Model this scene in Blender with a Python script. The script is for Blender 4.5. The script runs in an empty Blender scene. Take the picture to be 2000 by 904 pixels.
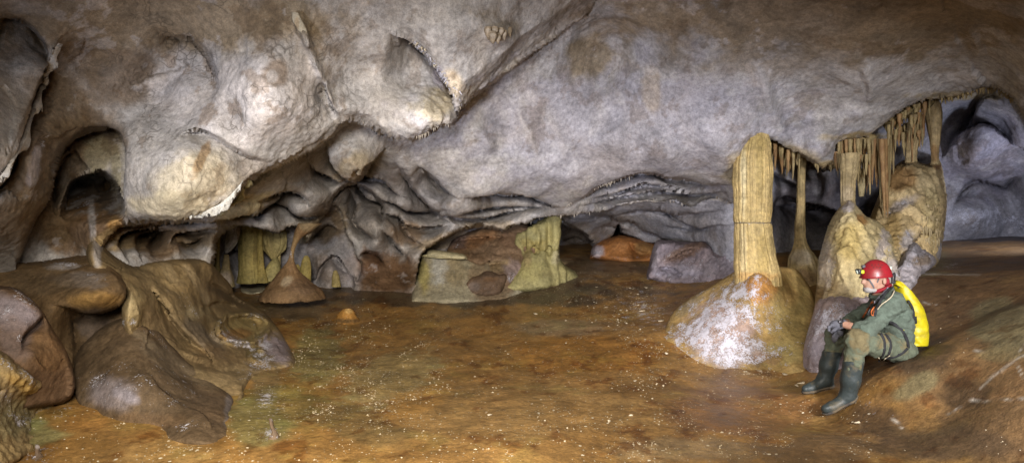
import bpy, math, random
import numpy as np
from mathutils import Vector, Matrix
S = bpy.context.scene
COL = S.collection
FPX, CX, CY = 1192.0, 1000.0, 452.0          # focal length and centre of the 2000 x 904 photograph, in its pixels
rng = np.random.default_rng(7)
random.seed(7)

def at(u, v, D):
    "point seen at pixel (u, v) at a distance D along the view axis"
    u = np.asarray(u, float); v = np.asarray(v, float); D = np.asarray(D, float)
    return np.stack([(u-CX)/FPX*D, D+0*u, -(v-CY)/FPX*D], -1)

def px(P):
    P = np.asarray(P); D = np.maximum(P[..., 1], .3)
    return P[..., 0]/D*FPX+CX, CY-P[..., 2]/D*FPX

# ---------------------------------------------------------------- noise
_perm = rng.permutation(256); _perm = np.concatenate([_perm, _perm, _perm])
_g = rng.normal(size=(256, 3)); _g /= np.linalg.norm(_g, axis=1)[:, None]
def perlin(P):
    P = np.asarray(P, float); sh = P.shape[:-1]; P = P.reshape(-1, 3)
    I = np.floor(P).astype(int); F = P-I; I &= 255
    W = F*F*F*(F*(F*6-15)+10)
    out = 0
    for dx in (0, 1):
        wx = W[:, 0] if dx else 1-W[:, 0]
        for dy in (0, 1):
            wy = W[:, 1] if dy else 1-W[:, 1]
            for dz in (0, 1):
                wz = W[:, 2] if dz else 1-W[:, 2]
                h = _perm[_perm[_perm[I[:, 0]+dx]+I[:, 1]+dy]+I[:, 2]+dz]
                g = _g[h]
                d = g[:, 0]*(F[:, 0]-dx)+g[:, 1]*(F[:, 1]-dy)+g[:, 2]*(F[:, 2]-dz)
                out = out+wx*wy*wz*d
    return (out*1.6).reshape(sh)

def fbm(P, f=1.0, octv=4, gain=.5, seed=0.0):
    P = np.asarray(P)*f+seed*17.3; a = 1.0; s = 0; n = 0
    for _ in range(octv):
        s = s+a*perlin(P); n += a; a *= gain; P = P*2.03+11.7
    return s/n

def ridged(P, f=1.0, octv=3, seed=0.0):
    P = np.asarray(P)*f+seed*13.1; a = 1.0; s = 0; n = 0
    for _ in range(octv):
        s = s+a*(1-np.abs(perlin(P))*2.2); n += a; a *= .5; P = P*2.1+5.1
    return s/n

def sst(a, b, x):
    t = np.clip((x-a)/(b-a), 0, 1); return t*t*(3-2*t)

# ---------------------------------------------------------------- splines / distances in the plane
def tps(pts, vals, lam=1e-3, scale=500.0):
    X = np.asarray(pts, float)/scale; Y = np.asarray(vals, float); n, d = X.shape
    def U(r2): return np.where(r2 > 1e-12, r2*np.log(np.maximum(r2, 1e-12)), 0)*.5
    K = U(((X[:, None]-X[None])**2).sum(-1))+lam*np.eye(n)
    Pm = np.concatenate([np.ones((n, 1)), X], 1)
    A = np.block([[K, Pm], [Pm.T, np.zeros((d+1, d+1))]])
    w = np.linalg.solve(A, np.concatenate([Y, np.zeros(d+1)]))
    def f(*c):
        sh = np.shape(c[0]); Q = np.stack([np.ravel(k) for k in c], -1)/scale
        out = w[n]+Q@w[n+1:]
        for i in range(n):
            out = out+w[i]*U(((Q-X[i])**2).sum(-1))
        return out.reshape(sh)
    return f

def smooth_poly(p, k=4):
    "Catmull-Rom resampling of an open polyline"
    p = np.asarray(p, float)
    if len(p) < 3: return p
    q = np.vstack([2*p[0]-p[1], p, 2*p[-1]-p[-2]]); out = []
    for i in range(1, len(q)-2):
        for t in np.arange(k)/k:
            a, b, c, d = q[i-1], q[i], q[i+1], q[i+2]
            out.append(.5*((2*b)+(-a+c)*t+(2*a-5*b+4*c-d)*t*t+(-a+3*b-3*c+d)*t**3))
    out.append(p[-1]); return np.array(out)

def line_dist(u, v, poly):
    "unsigned distance, signed side (+ on the right hand of travel, v down), fraction along"
    poly = np.asarray(poly, float)
    seg = poly[1:]-poly[:-1]; L = np.hypot(seg[:, 0], seg[:, 1]); cum = np.concatenate([[0], np.cumsum(L)]); T = cum[-1]
    best = np.full(np.shape(u), 1e9); side = np.zeros(np.shape(u)); tt = np.zeros(np.shape(u))
    for i in range(len(seg)):
        if L[i] < 1e-6: continue
        dx, dy = seg[i]/L[i]; ru = u-poly[i, 0]; rv = v-poly[i, 1]
        s = np.clip(ru*dx+rv*dy, 0, L[i]); d = np.hypot(ru-s*dx, rv-s*dy)
        c = dx*rv-dy*ru
        m = d < best-1e-9
        best = np.where(m, d, best); side = np.where(m, np.sign(c), side); tt = np.where(m, (cum[i]+s)/T, tt)
    return best, side, tt

def poly_sd(u, v, poly):
    "signed distance to a closed polygon, positive inside"
    p = np.asarray(poly, float); q = np.vstack([p, p[:1]])
    d, _, _ = line_dist(u, v, q)
    ins = np.zeros(np.shape(u), bool)
    for i in range(len(p)):
        x1, y1 = q[i]; x2, y2 = q[i+1]
        if y1 == y2: continue
        c = ((y1 > v) != (y2 > v)) & (u < (x2-x1)*(v-y1)/(y2-y1)+x1)
        ins ^= c
    return np.where(ins, d, -d)

def blob(u, v, cu, cv, ru, rv=None, ang=0):
    rv = ru if rv is None else rv; a = math.radians(ang); c, s = math.cos(a), math.sin(a)
    x = (u-cu)*c+(v-cv)*s; y = -(u-cu)*s+(v-cv)*c
    return np.exp(-(x/ru)**2-(y/rv)**2)

# ---------------------------------------------------------------- meshes
def mesh_np(name, V, Q, mat=None, col=None, mask=None, smooth=True, parent=None):
    V = np.asarray(V, np.float32).reshape(-1, 3); Q = np.asarray(Q, np.int32); k = Q.shape[1]
    me = bpy.data.meshes.new(name)
    me.vertices.add(len(V)); me.vertices.foreach_set('co', V.ravel())
    me.loops.add(Q.size); me.loops.foreach_set('vertex_index', Q.ravel())
    me.polygons.add(len(Q)); me.polygons.foreach_set('loop_start', np.arange(0, Q.size, k, dtype=np.int32))
    me.polygons.foreach_set('loop_total', np.full(len(Q), k, np.int32))
    me.polygons.foreach_set('use_smooth', np.full(len(Q), smooth, bool))
    me.update(calc_edges=True); me.validate()
    for nm, arr in (('Col', col), ('Mask', mask)):
        if arr is None: continue
        a = me.color_attributes.new(nm, 'FLOAT_COLOR', 'POINT')
        c = np.ones((len(V), 4), np.float32); c[:, :3] = np.asarray(arr, np.float32).reshape(-1, 3)
        a.data.foreach_set('color', c.ravel())
    if mat: me.materials.append(mat)
    o = bpy.data.objects.new(name, me); COL.objects.link(o)
    if parent: o.parent = parent
    return o

def tag(o, label=None, cat=None, group=None, kind=None):
    if label: o['label'] = label
    if cat: o['category'] = cat
    if group: o['group'] = group
    if kind: o['kind'] = kind
    return o

def thing(name, label, cat, loc=(0, 0, 0), group=None):
    o = bpy.data.objects.new(name, None); COL.objects.link(o); o.location = loc; o.empty_display_size = .1
    return tag(o, label, cat, group)

def under(o, parent):
    "parent keeping the world place (parents are never rotated)"
    o.parent = parent; o.location = Vector(o.location)-Vector(parent.location); return o

def grid_quads(nr, nc, wrap=False):
    i, j = np.meshgrid(np.arange(nr-1), np.arange(nc if wrap else nc-1), indexing='ij')
    j2 = (j+1) % nc
    return np.stack([i*nc+j, i*nc+j2, (i+1)*nc+j2, (i+1)*nc+j], -1).reshape(-1, 4)

def grid_normals(P):
    du = np.gradient(P, axis=1); dv = np.gradient(P, axis=0)
    n = np.cross(du, dv); return n/np.maximum(np.linalg.norm(n, axis=-1, keepdims=True), 1e-9)

def compact(V, Q, *arr):
    used = np.unique(Q); m = np.full(len(V), -1); m[used] = np.arange(len(used))
    return (V[used], m[Q])+tuple(a[used] for a in arr)

def surface_nets(f, lo, hi, h):
    "closed mesh of f(P) = 0 (negative inside)"
    lo = np.asarray(lo, float); n = np.ceil((np.asarray(hi)-lo)/h).astype(int)+1
    ax = [lo[k]+h*np.arange(n[k]) for k in range(3)]
    G = np.stack(np.meshgrid(*ax, indexing='ij'), -1)
    F = f(G.reshape(-1, 3)).reshape(n)
    s = F < 0
    c = [s[i:n[0]-1+i, j:n[1]-1+j, k:n[2]-1+k] for i in (0, 1) for j in (0, 1) for k in (0, 1)]
    cnt = sum(x.astype(np.int8) for x in c); mixed = (cnt > 0) & (cnt < 8)
    idx = np.argwhere(mixed); num = np.full(mixed.shape, -1); num[mixed] = np.arange(len(idx))
    acc = np.zeros((len(idx), 3)); w = np.zeros(len(idx))
    cor = [(i, j, k) for i in (0, 1) for j in (0, 1) for k in (0, 1)]
    for a in cor:
        for d in range(3):
            if a[d]: continue
            b = list(a); b[d] = 1
            fa = F[tuple((idx+a).T)]; fb = F[tuple((idx+b).T)]
            m = (fa < 0) != (fb < 0); t = np.where(m, fa/np.where(m, fa-fb, 1), 0)
            p = np.array(a)[None]+t[:, None]*(np.array(b)-np.array(a))[None]
            acc += p*m[:, None]; w += m
    V = lo+(idx+acc/w[:, None])*h
    Q = []
    for d in range(3):
        o1, o2 = [(1, 2), (2, 0), (0, 1)][d]
        sl = [slice(None)]*3; sl2 = [slice(None)]*3
        sl[d] = slice(0, n[d]-1); sl2[d] = slice(1, n[d])
        A = s[tuple(sl)]; B = s[tuple(sl2)]
        e = np.argwhere(A != B)
        e = e[(e[:, o1] > 0) & (e[:, o1] < n[o1]-1) & (e[:, o2] > 0) & (e[:, o2] < n[o2]-1)]
        u1 = np.zeros(3, int); u1[o1] = 1; u2 = np.zeros(3, int); u2[o2] = 1
        q = np.stack([num[tuple((e-u1-u2).T)], num[tuple((e-u2).T)], num[tuple(e.T)], num[tuple((e-u1).T)]], -1)
        flip = ~A[tuple(e.T)]
        q[flip] = q[flip][:, ::-1]
        Q.append(q)
    return V, np.concatenate(Q)

def relax(V, Q, it=2, k=.5):
    "Laplacian smoothing"
    E = np.concatenate([Q[:, [0, 1]], Q[:, [1, 2]], Q[:, [2, 3]], Q[:, [3, 0]]]); E = np.concatenate([E, E[:, ::-1]])
    for _ in range(it):
        acc = np.zeros_like(V); n = np.bincount(E[:, 0], minlength=len(V))
        for d in range(3): acc[:, d] = np.bincount(E[:, 0], weights=V[E[:, 1], d], minlength=len(V))
        V = V+k*(acc/np.maximum(n, 1)[:, None]-V)
    return V

# signed distance pieces
def cap(P, a, b, ra, rb):
    a = np.asarray(a, float); b = np.asarray(b, float); ab = b-a
    t = np.clip(((P-a)@ab)/max(ab@ab, 1e-9), 0, 1)
    return np.linalg.norm(P-a-t[:, None]*ab, axis=1)-(ra+(rb-ra)*t)
def chain(P, pts, rad, k=.02):
    d = None
    for i in range(len(pts)-1):
        e = cap(P, pts[i], pts[i+1], rad[i], rad[i+1]); d = e if d is None else smin(d, e, k)
    return d
def ell(P, c, r, R=None):
    q = P-np.asarray(c, float)
    if R is not None: q = q@np.asarray(R)
    r = np.asarray(r, float); k0 = np.linalg.norm(q/r, axis=1); k1 = np.linalg.norm(q/(r*r), axis=1)
    return k0*(k0-1)/np.maximum(k1, 1e-9)
def smin(a, b, k):
    h = np.clip(.5+.5*(b-a)/k, 0, 1); return b+(a-b)*h-k*h*(1-h)
def smax(a, b, k): return -smin(-a, -b, k)

def tube(name, pts, rad, mat, n=10, parent=None, flat=None, smooth_k=4, cap_ends=True):
    "round (or flattened) tube along a smoothed path; flat = (normal vector, thickness ratio)"
    p = smooth_poly(np.asarray(pts, float), smooth_k); m = len(p)
    r = np.interp(np.linspace(0, 1, m), np.linspace(0, 1, len(np.atleast_1d(rad))) if np.ndim(rad) else [0, 1], rad if np.ndim(rad) else [rad, rad])
    T = np.gradient(p, axis=0); T /= np.maximum(np.linalg.norm(T, axis=1), 1e-9)[:, None]
    up = np.array([.13, .99, .07]) if flat is None else np.asarray(flat[0], float)
    N = up-T*(T@up)[:, None]; N /= np.maximum(np.linalg.norm(N, axis=1), 1e-9)[:, None]
    B = np.cross(T, N); a = np.arange(n)*2*math.pi/n
    rn = 1 if flat is None else flat[1]
    sh = np.sign(np.cos(a))*np.abs(np.cos(a))**(1 if flat is None else .6), np.sign(np.sin(a))*np.abs(np.sin(a))**(1 if flat is None else .6)
    V = p[:, None]+r[:, None, None]*(N[:, None]*sh[0][None, :, None]*rn+B[:, None]*sh[1][None, :, None])
    V = V.reshape(-1, 3); Q = grid_quads(m, n, True)
    if cap_ends:
        V = np.vstack([V, p[0], p[-1]]); k = np.arange(n); k2 = (k+1) % n
        Q = np.vstack([Q, np.stack([k2, k, np.full(n, m*n), np.full(n, m*n)], -1), np.stack([(m-1)*n+k, (m-1)*n+k2, np.full(n, m*n+1), np.full(n, m*n+1)], -1)])
    return mesh_polys(name, V, Q, mat, parent)

def mesh_polys(name, V, Q, mat, parent=None, smooth=True):
    "quads in which a repeated last index means a triangle"
    f = [tuple(q[:3]) if len(q) == 4 and q[2] == q[3] else tuple(q) for q in np.asarray(Q).tolist()]
    me = bpy.data.meshes.new(name); me.from_pydata(np.asarray(V).tolist(), [], f); me.update()
    me.polygons.foreach_set('use_smooth', np.full(len(me.polygons), smooth, bool))
    if mat: me.materials.append(mat)
    o = bpy.data.objects.new(name, me); COL.objects.link(o)
    if parent: under(o, parent)
    return o

# ---------------------------------------------------------------- materials
class NT:
    def __init__(s, name):
        s.m = bpy.data.materials.new(name); s.m.use_nodes = True; s.t = s.m.node_tree; s.t.nodes.clear()
        s.out = s.n('ShaderNodeOutputMaterial')
    def n(s, typ, ins=None, **kw):
        d = s.t.nodes.new(typ)
        for k, v in kw.items(): setattr(d, k, v)
        for k, v in (ins or {}).items(): s.set(d, k, v)
        return d
    def set(s, d, k, v):
        i = d.inputs[k]
        if hasattr(v, 'outputs'): v = v.outputs[0]
        if isinstance(v, bpy.types.NodeSocket): s.t.links.new(v, i)
        else: i.default_value = v
    def math(s, op, a, b=0.0, c=0.0, clamp=False): return s.n('ShaderNodeMath', {0: a, 1: b, 2: c}, operation=op, use_clamp=clamp)
    def rng(s, x, a, b, c, d): return s.n('ShaderNodeMapRange', {0: x, 1: a, 2: b, 3: c, 4: d})
    def mix(s, f, a, b, mode='MIX'):
        d = s.n('ShaderNodeMix', data_type='RGBA', blend_type=mode)
        s.set(d, 0, f); s.set(d, 6, a); s.set(d, 7, b); return d.outputs[2]
    def noise(s, vec, scale, detail=5, rough=.55, dist=0): return s.n('ShaderNodeTexNoise', {'Vector': vec, 'Scale': scale, 'Detail': detail, 'Roughness': rough, 'Distortion': dist})
# ================================================================ rock shader: colour comes from the 'Col' attribute, wear from noise
def rock_material(name, wet=False, bump=.5, crack=True):
    M = NT(name); pos = M.n('ShaderNodeNewGeometry').outputs['Position']
    col = M.n('ShaderNodeAttribute', attribute_name='Col').outputs['Color']
    msk = M.n('ShaderNodeSeparateColor', {0: M.n('ShaderNodeAttribute', attribute_name='Mask').outputs['Color']})
    speck_m, wet_m, frost_m = msk.outputs[0], msk.outputs[1], msk.outputs[2]
    n1 = M.noise(pos, 2.6, 7, .68, .6); n2 = M.noise(pos, 22, 4, .7); n3 = M.noise(pos, 95, 2, .65)
    c = M.mix(1.0, col, M.rng(n1, .3, .7, .62, 1.34), 'MULTIPLY')
    c = M.mix(1.0, c, M.rng(n2, .34, .66, .74, 1.26), 'MULTIPLY')
    c = M.mix(1.0, c, M.rng(n3, .34, .66, .86, 1.14), 'MULTIPLY')
    warm = M.mix(M.rng(M.noise(pos, 1.3, 4, .6, 1.0), .4, .68, 0, .40 if not wet else .5), c, M.mix(1.0, c, (1.06, .95, .76, 1), 'MULTIPLY'))
    c = warm
    if crack:
        wv = M.n('ShaderNodeVectorMath', {0: pos, 1: M.n('ShaderNodeVectorMath', {0: M.noise(pos, 5, 2).outputs[1], 'Scale': .35}, operation='SCALE').outputs[0]}, operation='ADD').outputs[0]
        vo = M.n('ShaderNodeTexVoronoi', {'Vector': wv, 'Scale': 7.0}, feature='DISTANCE_TO_EDGE')
        line = M.rng(vo.outputs[0], .0, .07, 1, 0)
        gate = M.rng(M.noise(pos, 2.1, 2, .6), .48, .60, 0, .62)
        c = M.mix(M.math('MULTIPLY', M.math('MULTIPLY', line, gate), speck_m), c, (.05, .04, .03, 1))
    # frost / calcite crystals
    fn = M.noise(pos, 62, 3, .8); fn2 = M.noise(pos, 8, 2, .6)
    fr = M.math('ADD', fn, M.math('MULTIPLY', M.math('SUBTRACT', fn2, .5), .7))
    thr = M.rng(frost_m, 0, 1, .74, .34)
    fm = M.n('ShaderNodeMapRange', {0: M.math('SUBTRACT', fr, thr), 1: 0.0, 2: .05, 3: 0, 4: 1})
    fm = M.math('MULTIPLY', fm, M.rng(frost_m, .01, .12, 0, 1))
    c = M.mix(M.math('MULTIPLY', fm, .86), c, (.56, .55, .61, 1))
    # bright grit on the ground
    sp = None
    if wet:
        for sc_, lo_, hi_, pr_ in ((23.0, .09, .30, .26), (55.0, .16, .36, .40)):
            vs = M.n('ShaderNodeTexVoronoi', {'Vector': pos, 'Scale': sc_}, feature='F1'); rnd = M.n('ShaderNodeSeparateColor', {0: vs.outputs['Color']})
            big = M.math('LESS_THAN', vs.outputs['Distance'], M.rng(M.math('POWER', rnd.outputs[1], 1.6), 0, 1, lo_, hi_))
            one_ = M.math('MULTIPLY', big, M.math('LESS_THAN', rnd.outputs[0], M.math('MULTIPLY', speck_m, pr_)))
            sp = one_ if sp is None else M.math('MAXIMUM', sp, one_)
    else: sp = M.math('ADD', 0.0, 0.0)
    c = M.mix(sp, c, (.70, .62, .46, 1))
    b1 = M.n('ShaderNodeBump', {'Strength': bump, 'Distance': .03, 'Height': n2})
    b2 = M.n('ShaderNodeBump', {'Strength': bump*.8, 'Distance': .008, 'Height': n3, 'Normal': b1.outputs[0]})
    b3 = M.n('ShaderNodeBump', {'Strength': .6, 'Distance': .012, 'Height': M.math('ADD', fm, sp), 'Normal': b2.outputs[0]})
    r = M.rng(n2, .3, .7, .62, .88)
    if wet:
        r = M.math('SUBTRACT', M.rng(n1, .3, .7, .38, .66), M.math('MULTIPLY', wet_m, .18))
    else:
        r = M.math('SUBTRACT', r, M.math('MULTIPLY', wet_m, .5))
    r = M.math('MAXIMUM', r, M.math('MULTIPLY', fm, .8))
    p = M.n('ShaderNodeBsdfPrincipled', {'Base Color': c, 'Roughness': r, 'Normal': b3.outputs[0], 'Specular IOR Level': .42 if wet else .2})
    M.t.links.new(p.outputs[0], M.out.inputs[0]); return M.m

ROCK = rock_material('cave_rock', bump=.42)
FLOWSTONE = rock_material('flowstone', bump=.55, crack=False)
WETROCK = rock_material('wet_calcite_floor', wet=True, bump=.35, crack=False)
SHINY = rock_material('damp_flowstone', wet=False, bump=.45, crack=False)

# palettes (linear albedo)
LILAC = (.32, .308, .345); GREY = (.25, .245, .272); BEIGE = (.40, .345, .25); CREAM = (.56, .50, .36); BROWN = (.15, .098, .052)
DARK = (.060, .042, .028); OCHRE = (.30, .185, .065); RUST = (.24, .105, .032); YELLOW = (.42, .36, .14); OLIVE = (.23, .19, .065); PURPLE = (.215, .18, .20); WHITE = (.74, .73, .76)

def paint(P, u, v, base, zones, seed=0, soft=.22, fs=2.2):
    "base colour mixed towards zone colours with ragged noise edges; zones = (weight field, colour, strength)"
    n = fbm(P, fs, 5, .55, seed); n2 = fbm(P, fs*1.9, 4, .55, seed+3); c = np.empty(np.shape(u)+(3,)); c[...] = base
    for k, (g, col, st) in enumerate(zones):
        nn = (n, n2, .7*n-.7*n2)[k % 3]
        m = sst(.5-soft, .5+soft, g+.55*nn*np.clip(g*4, 0, 1))*st
        c = c*(1-m[..., None])+np.array(col)*m[..., None]
    return c

# ================================================================ the cave shell: ceiling and walls
u_ax = np.concatenate([np.arange(-1000, -60, 14), np.arange(-60, 2060, 2.3), np.arange(2060, 3000, 14)])
v_ax = np.concatenate([np.arange(-1000, -40, 14), np.arange(-40, 640, 2.3), np.arange(640, 800, 8)])
U, Vv = np.meshgrid(u_ax, v_ax)

def coarse(f, k=5):
    "evaluate a smooth function on every k-th grid line and interpolate"
    iu = np.unique(np.r_[np.arange(0, len(u_ax), k), len(u_ax)-1]); iv = np.unique(np.r_[np.arange(0, len(v_ax), k), len(v_ax)-1])
    G = f(*np.meshgrid(u_ax[iu], v_ax[iv]))
    def along(G, a, b):
        j = np.clip(np.searchsorted(a, b)-1, 0, len(a)-2); t = (b-a[j])/(a[j+1]-a[j]); return G[j]*(1-t)[:, None]+G[j+1]*t[:, None]
    return along(along(G, v_ax[iv], v_ax).T, u_ax[iu], u_ax).T

def ctl(s): 
    a = np.array(s, float).reshape(-1, 3); return tps(a[:, :2], a[:, 2], 2e-3)

FA = ctl([-900,0,2.3, -900,-900,2.0, -900,780,2.4, 0,-900,2.1, 1000,-900,2.3, 0,-300,3.2, 600,-300,3.6, 1100,-300,4.0,
 0,0,4.3, 250,0,4.8, 500,0,5.05, 800,0,5.3, 1100,0,6.0, 1200,20,6.4, 1300,-300,4.4,
 0,100,4.45, 100,120,4.6, 250,120,5.1, 350,120,5.3, 480,130,5.15, 600,100,5.3, 720,120,5.6, 800,60,5.45, 850,80,5.45, 950,80,5.7,
 0,250,4.0, 60,300,4.3, 150,200,5.0, 250,220,5.25, 330,200,5.3, 400,220,5.2, 520,230,5.2, 600,230,5.45, 640,200,5.55, 700,180,5.8, 760,230,5.85, 800,250,5.85,
 850,200,5.75, 890,200,5.75, 950,140,5.9, 1050,80,6.05, 300,330,5.0, 380,330,4.9, 450,330,5.15, 520,290,5.4, 600,280,5.75, 300,400,5.1, 400,400,5.2,
 20,420,4.4, 50,500,5.2, 100,350,4.9, 120,450,5.25, 150,520,5.7, 180,620,5.9, 0,560,5.5, 0,640,5.7, -60,560,5.2, 0,780,5.6, 180,780,5.9])
FB = ctl([200,440,5.8, 260,480,6.0, 300,450,6.2, 380,450,6.7, 400,500,6.8, 300,600,6.4, 300,780,6.4, 480,420,7.1, 560,350,6.8, 600,400,7.6, 620,330,7.0,
 680,290,6.8, 690,330,6.7, 760,330,7.5, 700,420,8.7, 750,480,9.0, 780,560,10.05, 740,560,10.05, 720,780,10.4, 800,620,10.2, 690,560,10.1, 850,330,7.7, 850,430,8.5, 950,430,8.8, 950,350,7.9, 1000,250,7.6,
 1050,400,8.7, 1100,300,7.8, 1150,60,6.9, 1200,120,7.35, 1200,200,7.5, 1250,350,8.2, 1300,380,8.7, 1400,380,8.6, 1300,250,7.4, 1300,100,6.8, 1300,0,6.2, 1450,0,5.9,
 1450,200,6.9, 1450,330,7.45, 1480,268,7.2, 1550,280,7.5, 1600,310,7.5, 1600,150,6.6, 1700,0,5.4, 1700,150,6.3, 1700,240,7.2, 1850,150,6.4, 1950,160,6.1, 1990,0,4.6, 1990,120,5.5,
 2050,300,6.0, 2600,0,3.2, 2600,500,3.4, 2800,780,3.0, 1300,-900,2.4, 2800,-900,2.0, 2000,-300,3.6, 1500,-300,4.2, 900,150,6.9, 900,-200,5.2])
FC = ctl([200,400,8.0, 300,600,8.5, 450,500,10.3, 500,540,10.5, 640,450,10.4, 640,550,10.5, 690,540,10.4, 600,400,9.5, 900,500,11.2, 900,560,11.4, 1100,400,10.6, 1110,440,11.6, 1200,420,10.6, 1180,470,12.6,
 1240,440,11.2, 1300,470,10.9, 1350,430,9.7, 1430,450,9.2, 1430,540,9.4, 1300,400,9.6, 1550,350,9.4, 1550,500,9.7, 1680,400,9.6, 1700,500,9.6, 1900,250,9.4, 1960,200,8.4, 1900,440,10.3, 1990,350,9.7, 1990,440,10.2, 2100,300,8.2,
 2300,400,7.0, 2900,400,5.0, 1900,780,10.4, 1200,780,12, 600,780,10.8, 1500,100,8.6, 1000,200,9.4, 500,200,8.6])

PA = smooth_poly([(222,448),(248,432),(300,428),(370,422),(430,406),(470,376),(500,346),(560,316),(610,291),(650,262),(665,243),(690,236),(720,246),(760,264),(800,274),(830,264),(850,250),(868,247),(885,240),(905,205),(950,170),(1010,125),(1060,90),(1110,56),(1150,20),(1185,-40)], 3)
POLY_A = np.vstack([PA, [(1300,-1100),(-1100,-1100),(-1100,900),(185,900),(185,560),(192,510),(203,470)]])
PB1 = smooth_poly([(405,900),(412,540),(416,500),(420,470),(440,448),(475,441),(520,448),(545,455),(565,443),(586,443),(592,460),(599,470),(608,463),(622,432),(638,406),(652,402),(666,415),(672,440),(677,463),(690,480),(696,502),(706,514),(704,530),(697,548),(684,570),(640,900)], 3)
PB2 = smooth_poly([(880,900),(818,580),(816,550),(820,508),(829,490),(849,477),(881,457),(910,445),(943,439),(982,448),(995,441),(1027,433),(1047,425),(1086,421),(1122,418),(1145,412),(1170,412),(1200,405),(1219,400),(1255,395),(1287,391),(1320,386),(1349,402),(1372,389),(1401,387),(1434,391),(1442,330),(1470,274),(1500,275),(1540,291),(1580,313),(1600,327),(1620,326),(1640,316),(1632,290),(1655,273),(1700,267),(1722,247),(1760,217),(1800,198),(1830,192),(1880,187),(1920,174),(1950,174),(1978,195),(2000,240),(2070,320),(2180,420),(2300,900)], 3)
POLY_B = np.vstack([[(100,900)], PB1, PB2, [(3100,900),(3100,-1100),(900,-1100),(600,60),(100,200)]])

def edge(sd, r, rd):
    "rounding of the near layer towards its own edge"
    t = np.clip(1-sd/r, 0, 1); return rd*(1-np.sqrt(np.maximum(1-t*t, 0)))

def jag(P, amp, f): return amp*fbm(P, f, 3, .6, 5)
UVP = np.stack([U/100, Vv/100, 0*U], -1)
wob = 2.2*fbm(UVP, 3.1, 4, .65, 2)+1.2*ridged(UVP, 7.0, 2, 4)
sdA = poly_sd(U, Vv, POLY_A)+wob; sdB = poly_sd(U, Vv, POLY_B)+wob
DA = coarse(FA); DB = coarse(FB); DC = coarse(FC)
# tunnels behind the back wall
T1 = [(1080,424),(1112,443),(1138,454),(1154,470),(1158,490),(1150,530),(1080,530)]
T2 = [(1207,440),(1213,456),(1245,468),(1255,476),(1278,478),(1284,498),(1284,530),(1205,530),(1196,462)]
for T, dep in ((T1, 3.2), (T2, 2.6)):
    DC = DC+dep*sst(-3, 3, poly_sd(U, Vv, T)+.6*wob)

FAR = []
def gblur(F, sig):
    r = max(1, int(2.5*sig)); k = np.exp(-.5*(np.arange(-r, r+1)/sig)**2); k /= k.sum()
    for ax in (0, 1):
        pad = [(0, 0), (0, 0)]; pad[ax] = (r, r); G = np.pad(F, pad, 'edge'); n = F.shape[ax]; F = 0
        for i, w in enumerate(k): F = F+w*(G[i:i+n] if ax == 0 else G[:, i:i+n])
    return F
def lip_field(u, v, wb, p, delta, decay, w, r, rd, ends, gv, sig):
    d, sd, t = line_dist(u, v, p); sg = d*sd+.5*wb
    tp = sst(0, ends[0], t)*sst(0, ends[1], 1-t); M = (sg > -1).astype(float)
    far = tp*np.exp(-np.maximum(sg, 0)/decay)*(delta+rd)*M
    far = gblur(far, sig)/np.maximum(gblur(M, sig), .05)
    return far*sst(-w*.5, w*.5, sg)+tp*(gv*sst(-w*.5, w*.5, sg)*np.exp(-np.maximum(sg, 0)/5.0)+np.where(sg < 0, edge(-sg, r, rd), 0))
def lip(D, poly, delta, decay, w=4, r=15, rd=.12, k=3, ends=(.3, .3), gv=.16):
    "near rock on the left hand of travel, recess of the given depth on the right hand, easing out over 'decay' pixels, with a crevice at the lip"
    p = smooth_poly(poly, k); m0 = p.min(0)-4*decay-r; m1 = p.max(0)+4*decay+r
    jj = np.where((u_ax > m0[0]) & (u_ax < m1[0]))[0]; ii = np.where((v_ax > m0[1]) & (v_ax < m1[1]))[0]
    s = (slice(ii[0], ii[-1]+1), slice(jj[0], jj[-1]+1))
    D[s] += lip_field(U[s], Vv[s], wob[s], p, delta, decay, w, r, rd, ends, gv, max(2.0, .11*decay))

def bump(D, cu, cv, ru, rv, amp, ang=0):
    D -= 1.7*amp*blob(U, Vv, cu, cv, ru, rv, ang)

def band(D, poly, width, amp, k=4):
    p = smooth_poly(poly, k); d, _, t = line_dist(U, Vv, p); D -= amp*np.exp(-(d/width)**2)*sst(0, .2, t)*sst(0, .2, 1-t)

# --- left and centre ceiling lobes
lip(DA, [(772,66),(797,76),(818,95),(840,120),(862,152),(884,190),(892,222),(893,250)], .62, 46, 4, 22, .12, ends=(.12,.3), gv=.25)
lip(DA, [(-40,36),(0,36),(50,44),(78,72),(93,100),(96,140)], .24, 50, 8, 26, .08, gv=.05)
lip(DA, [(122,80),(98,128),(80,176),(62,222),(34,298),(-2,352),(-60,420)][::-1], .40, 60, 5, 16, .08, gv=.25)
lip(DA, [(300,50),(335,72),(372,76),(400,98),(417,132),(420,165),(410,190),(426,208)], .30, 60, 10, 26, .10, gv=.06)
lip(DA, [(345,275),(360,262),(388,256),(416,266),(450,286),(490,306),(530,312)], .24, 50, 10, 26, .08, gv=.05)
lip(DA, [(640,150),(632,170),(640,200),(662,238)], .12, 30, 12, 26, .10)
lip(DA, [(250,428),(243,385),(246,330),(240,282),(224,256),(190,250),(152,261),(122,288),(106,330),(98,380),(60,440),(40,500),(30,560)][::-1], .62, 120, 6, 24, .14, ends=(.2, .1), gv=.1)
lip(DA, [(112,430),(106,390),(108,350),(122,310),(142,296),(156,318),(176,334)], .12, 50, 6, 14, .04)
NICHE = [(128,386),(138,358),(162,341),(194,337),(220,354),(232,384),(236,408),(232,440),(190,456),(140,450),(122,420)]
DA += .95*sst(-4, 5, poly_sd(U, Vv, smooth_poly(NICHE+NICHE[:1], 3))+.4*wob)*(1-sst(352, 440, Vv))
DA += .45*blob(U, Vv, 205, 362, 12, 16)
band(DA, [(178,420),(176,460),(182,500),(200,540)], 26, .10)
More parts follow.
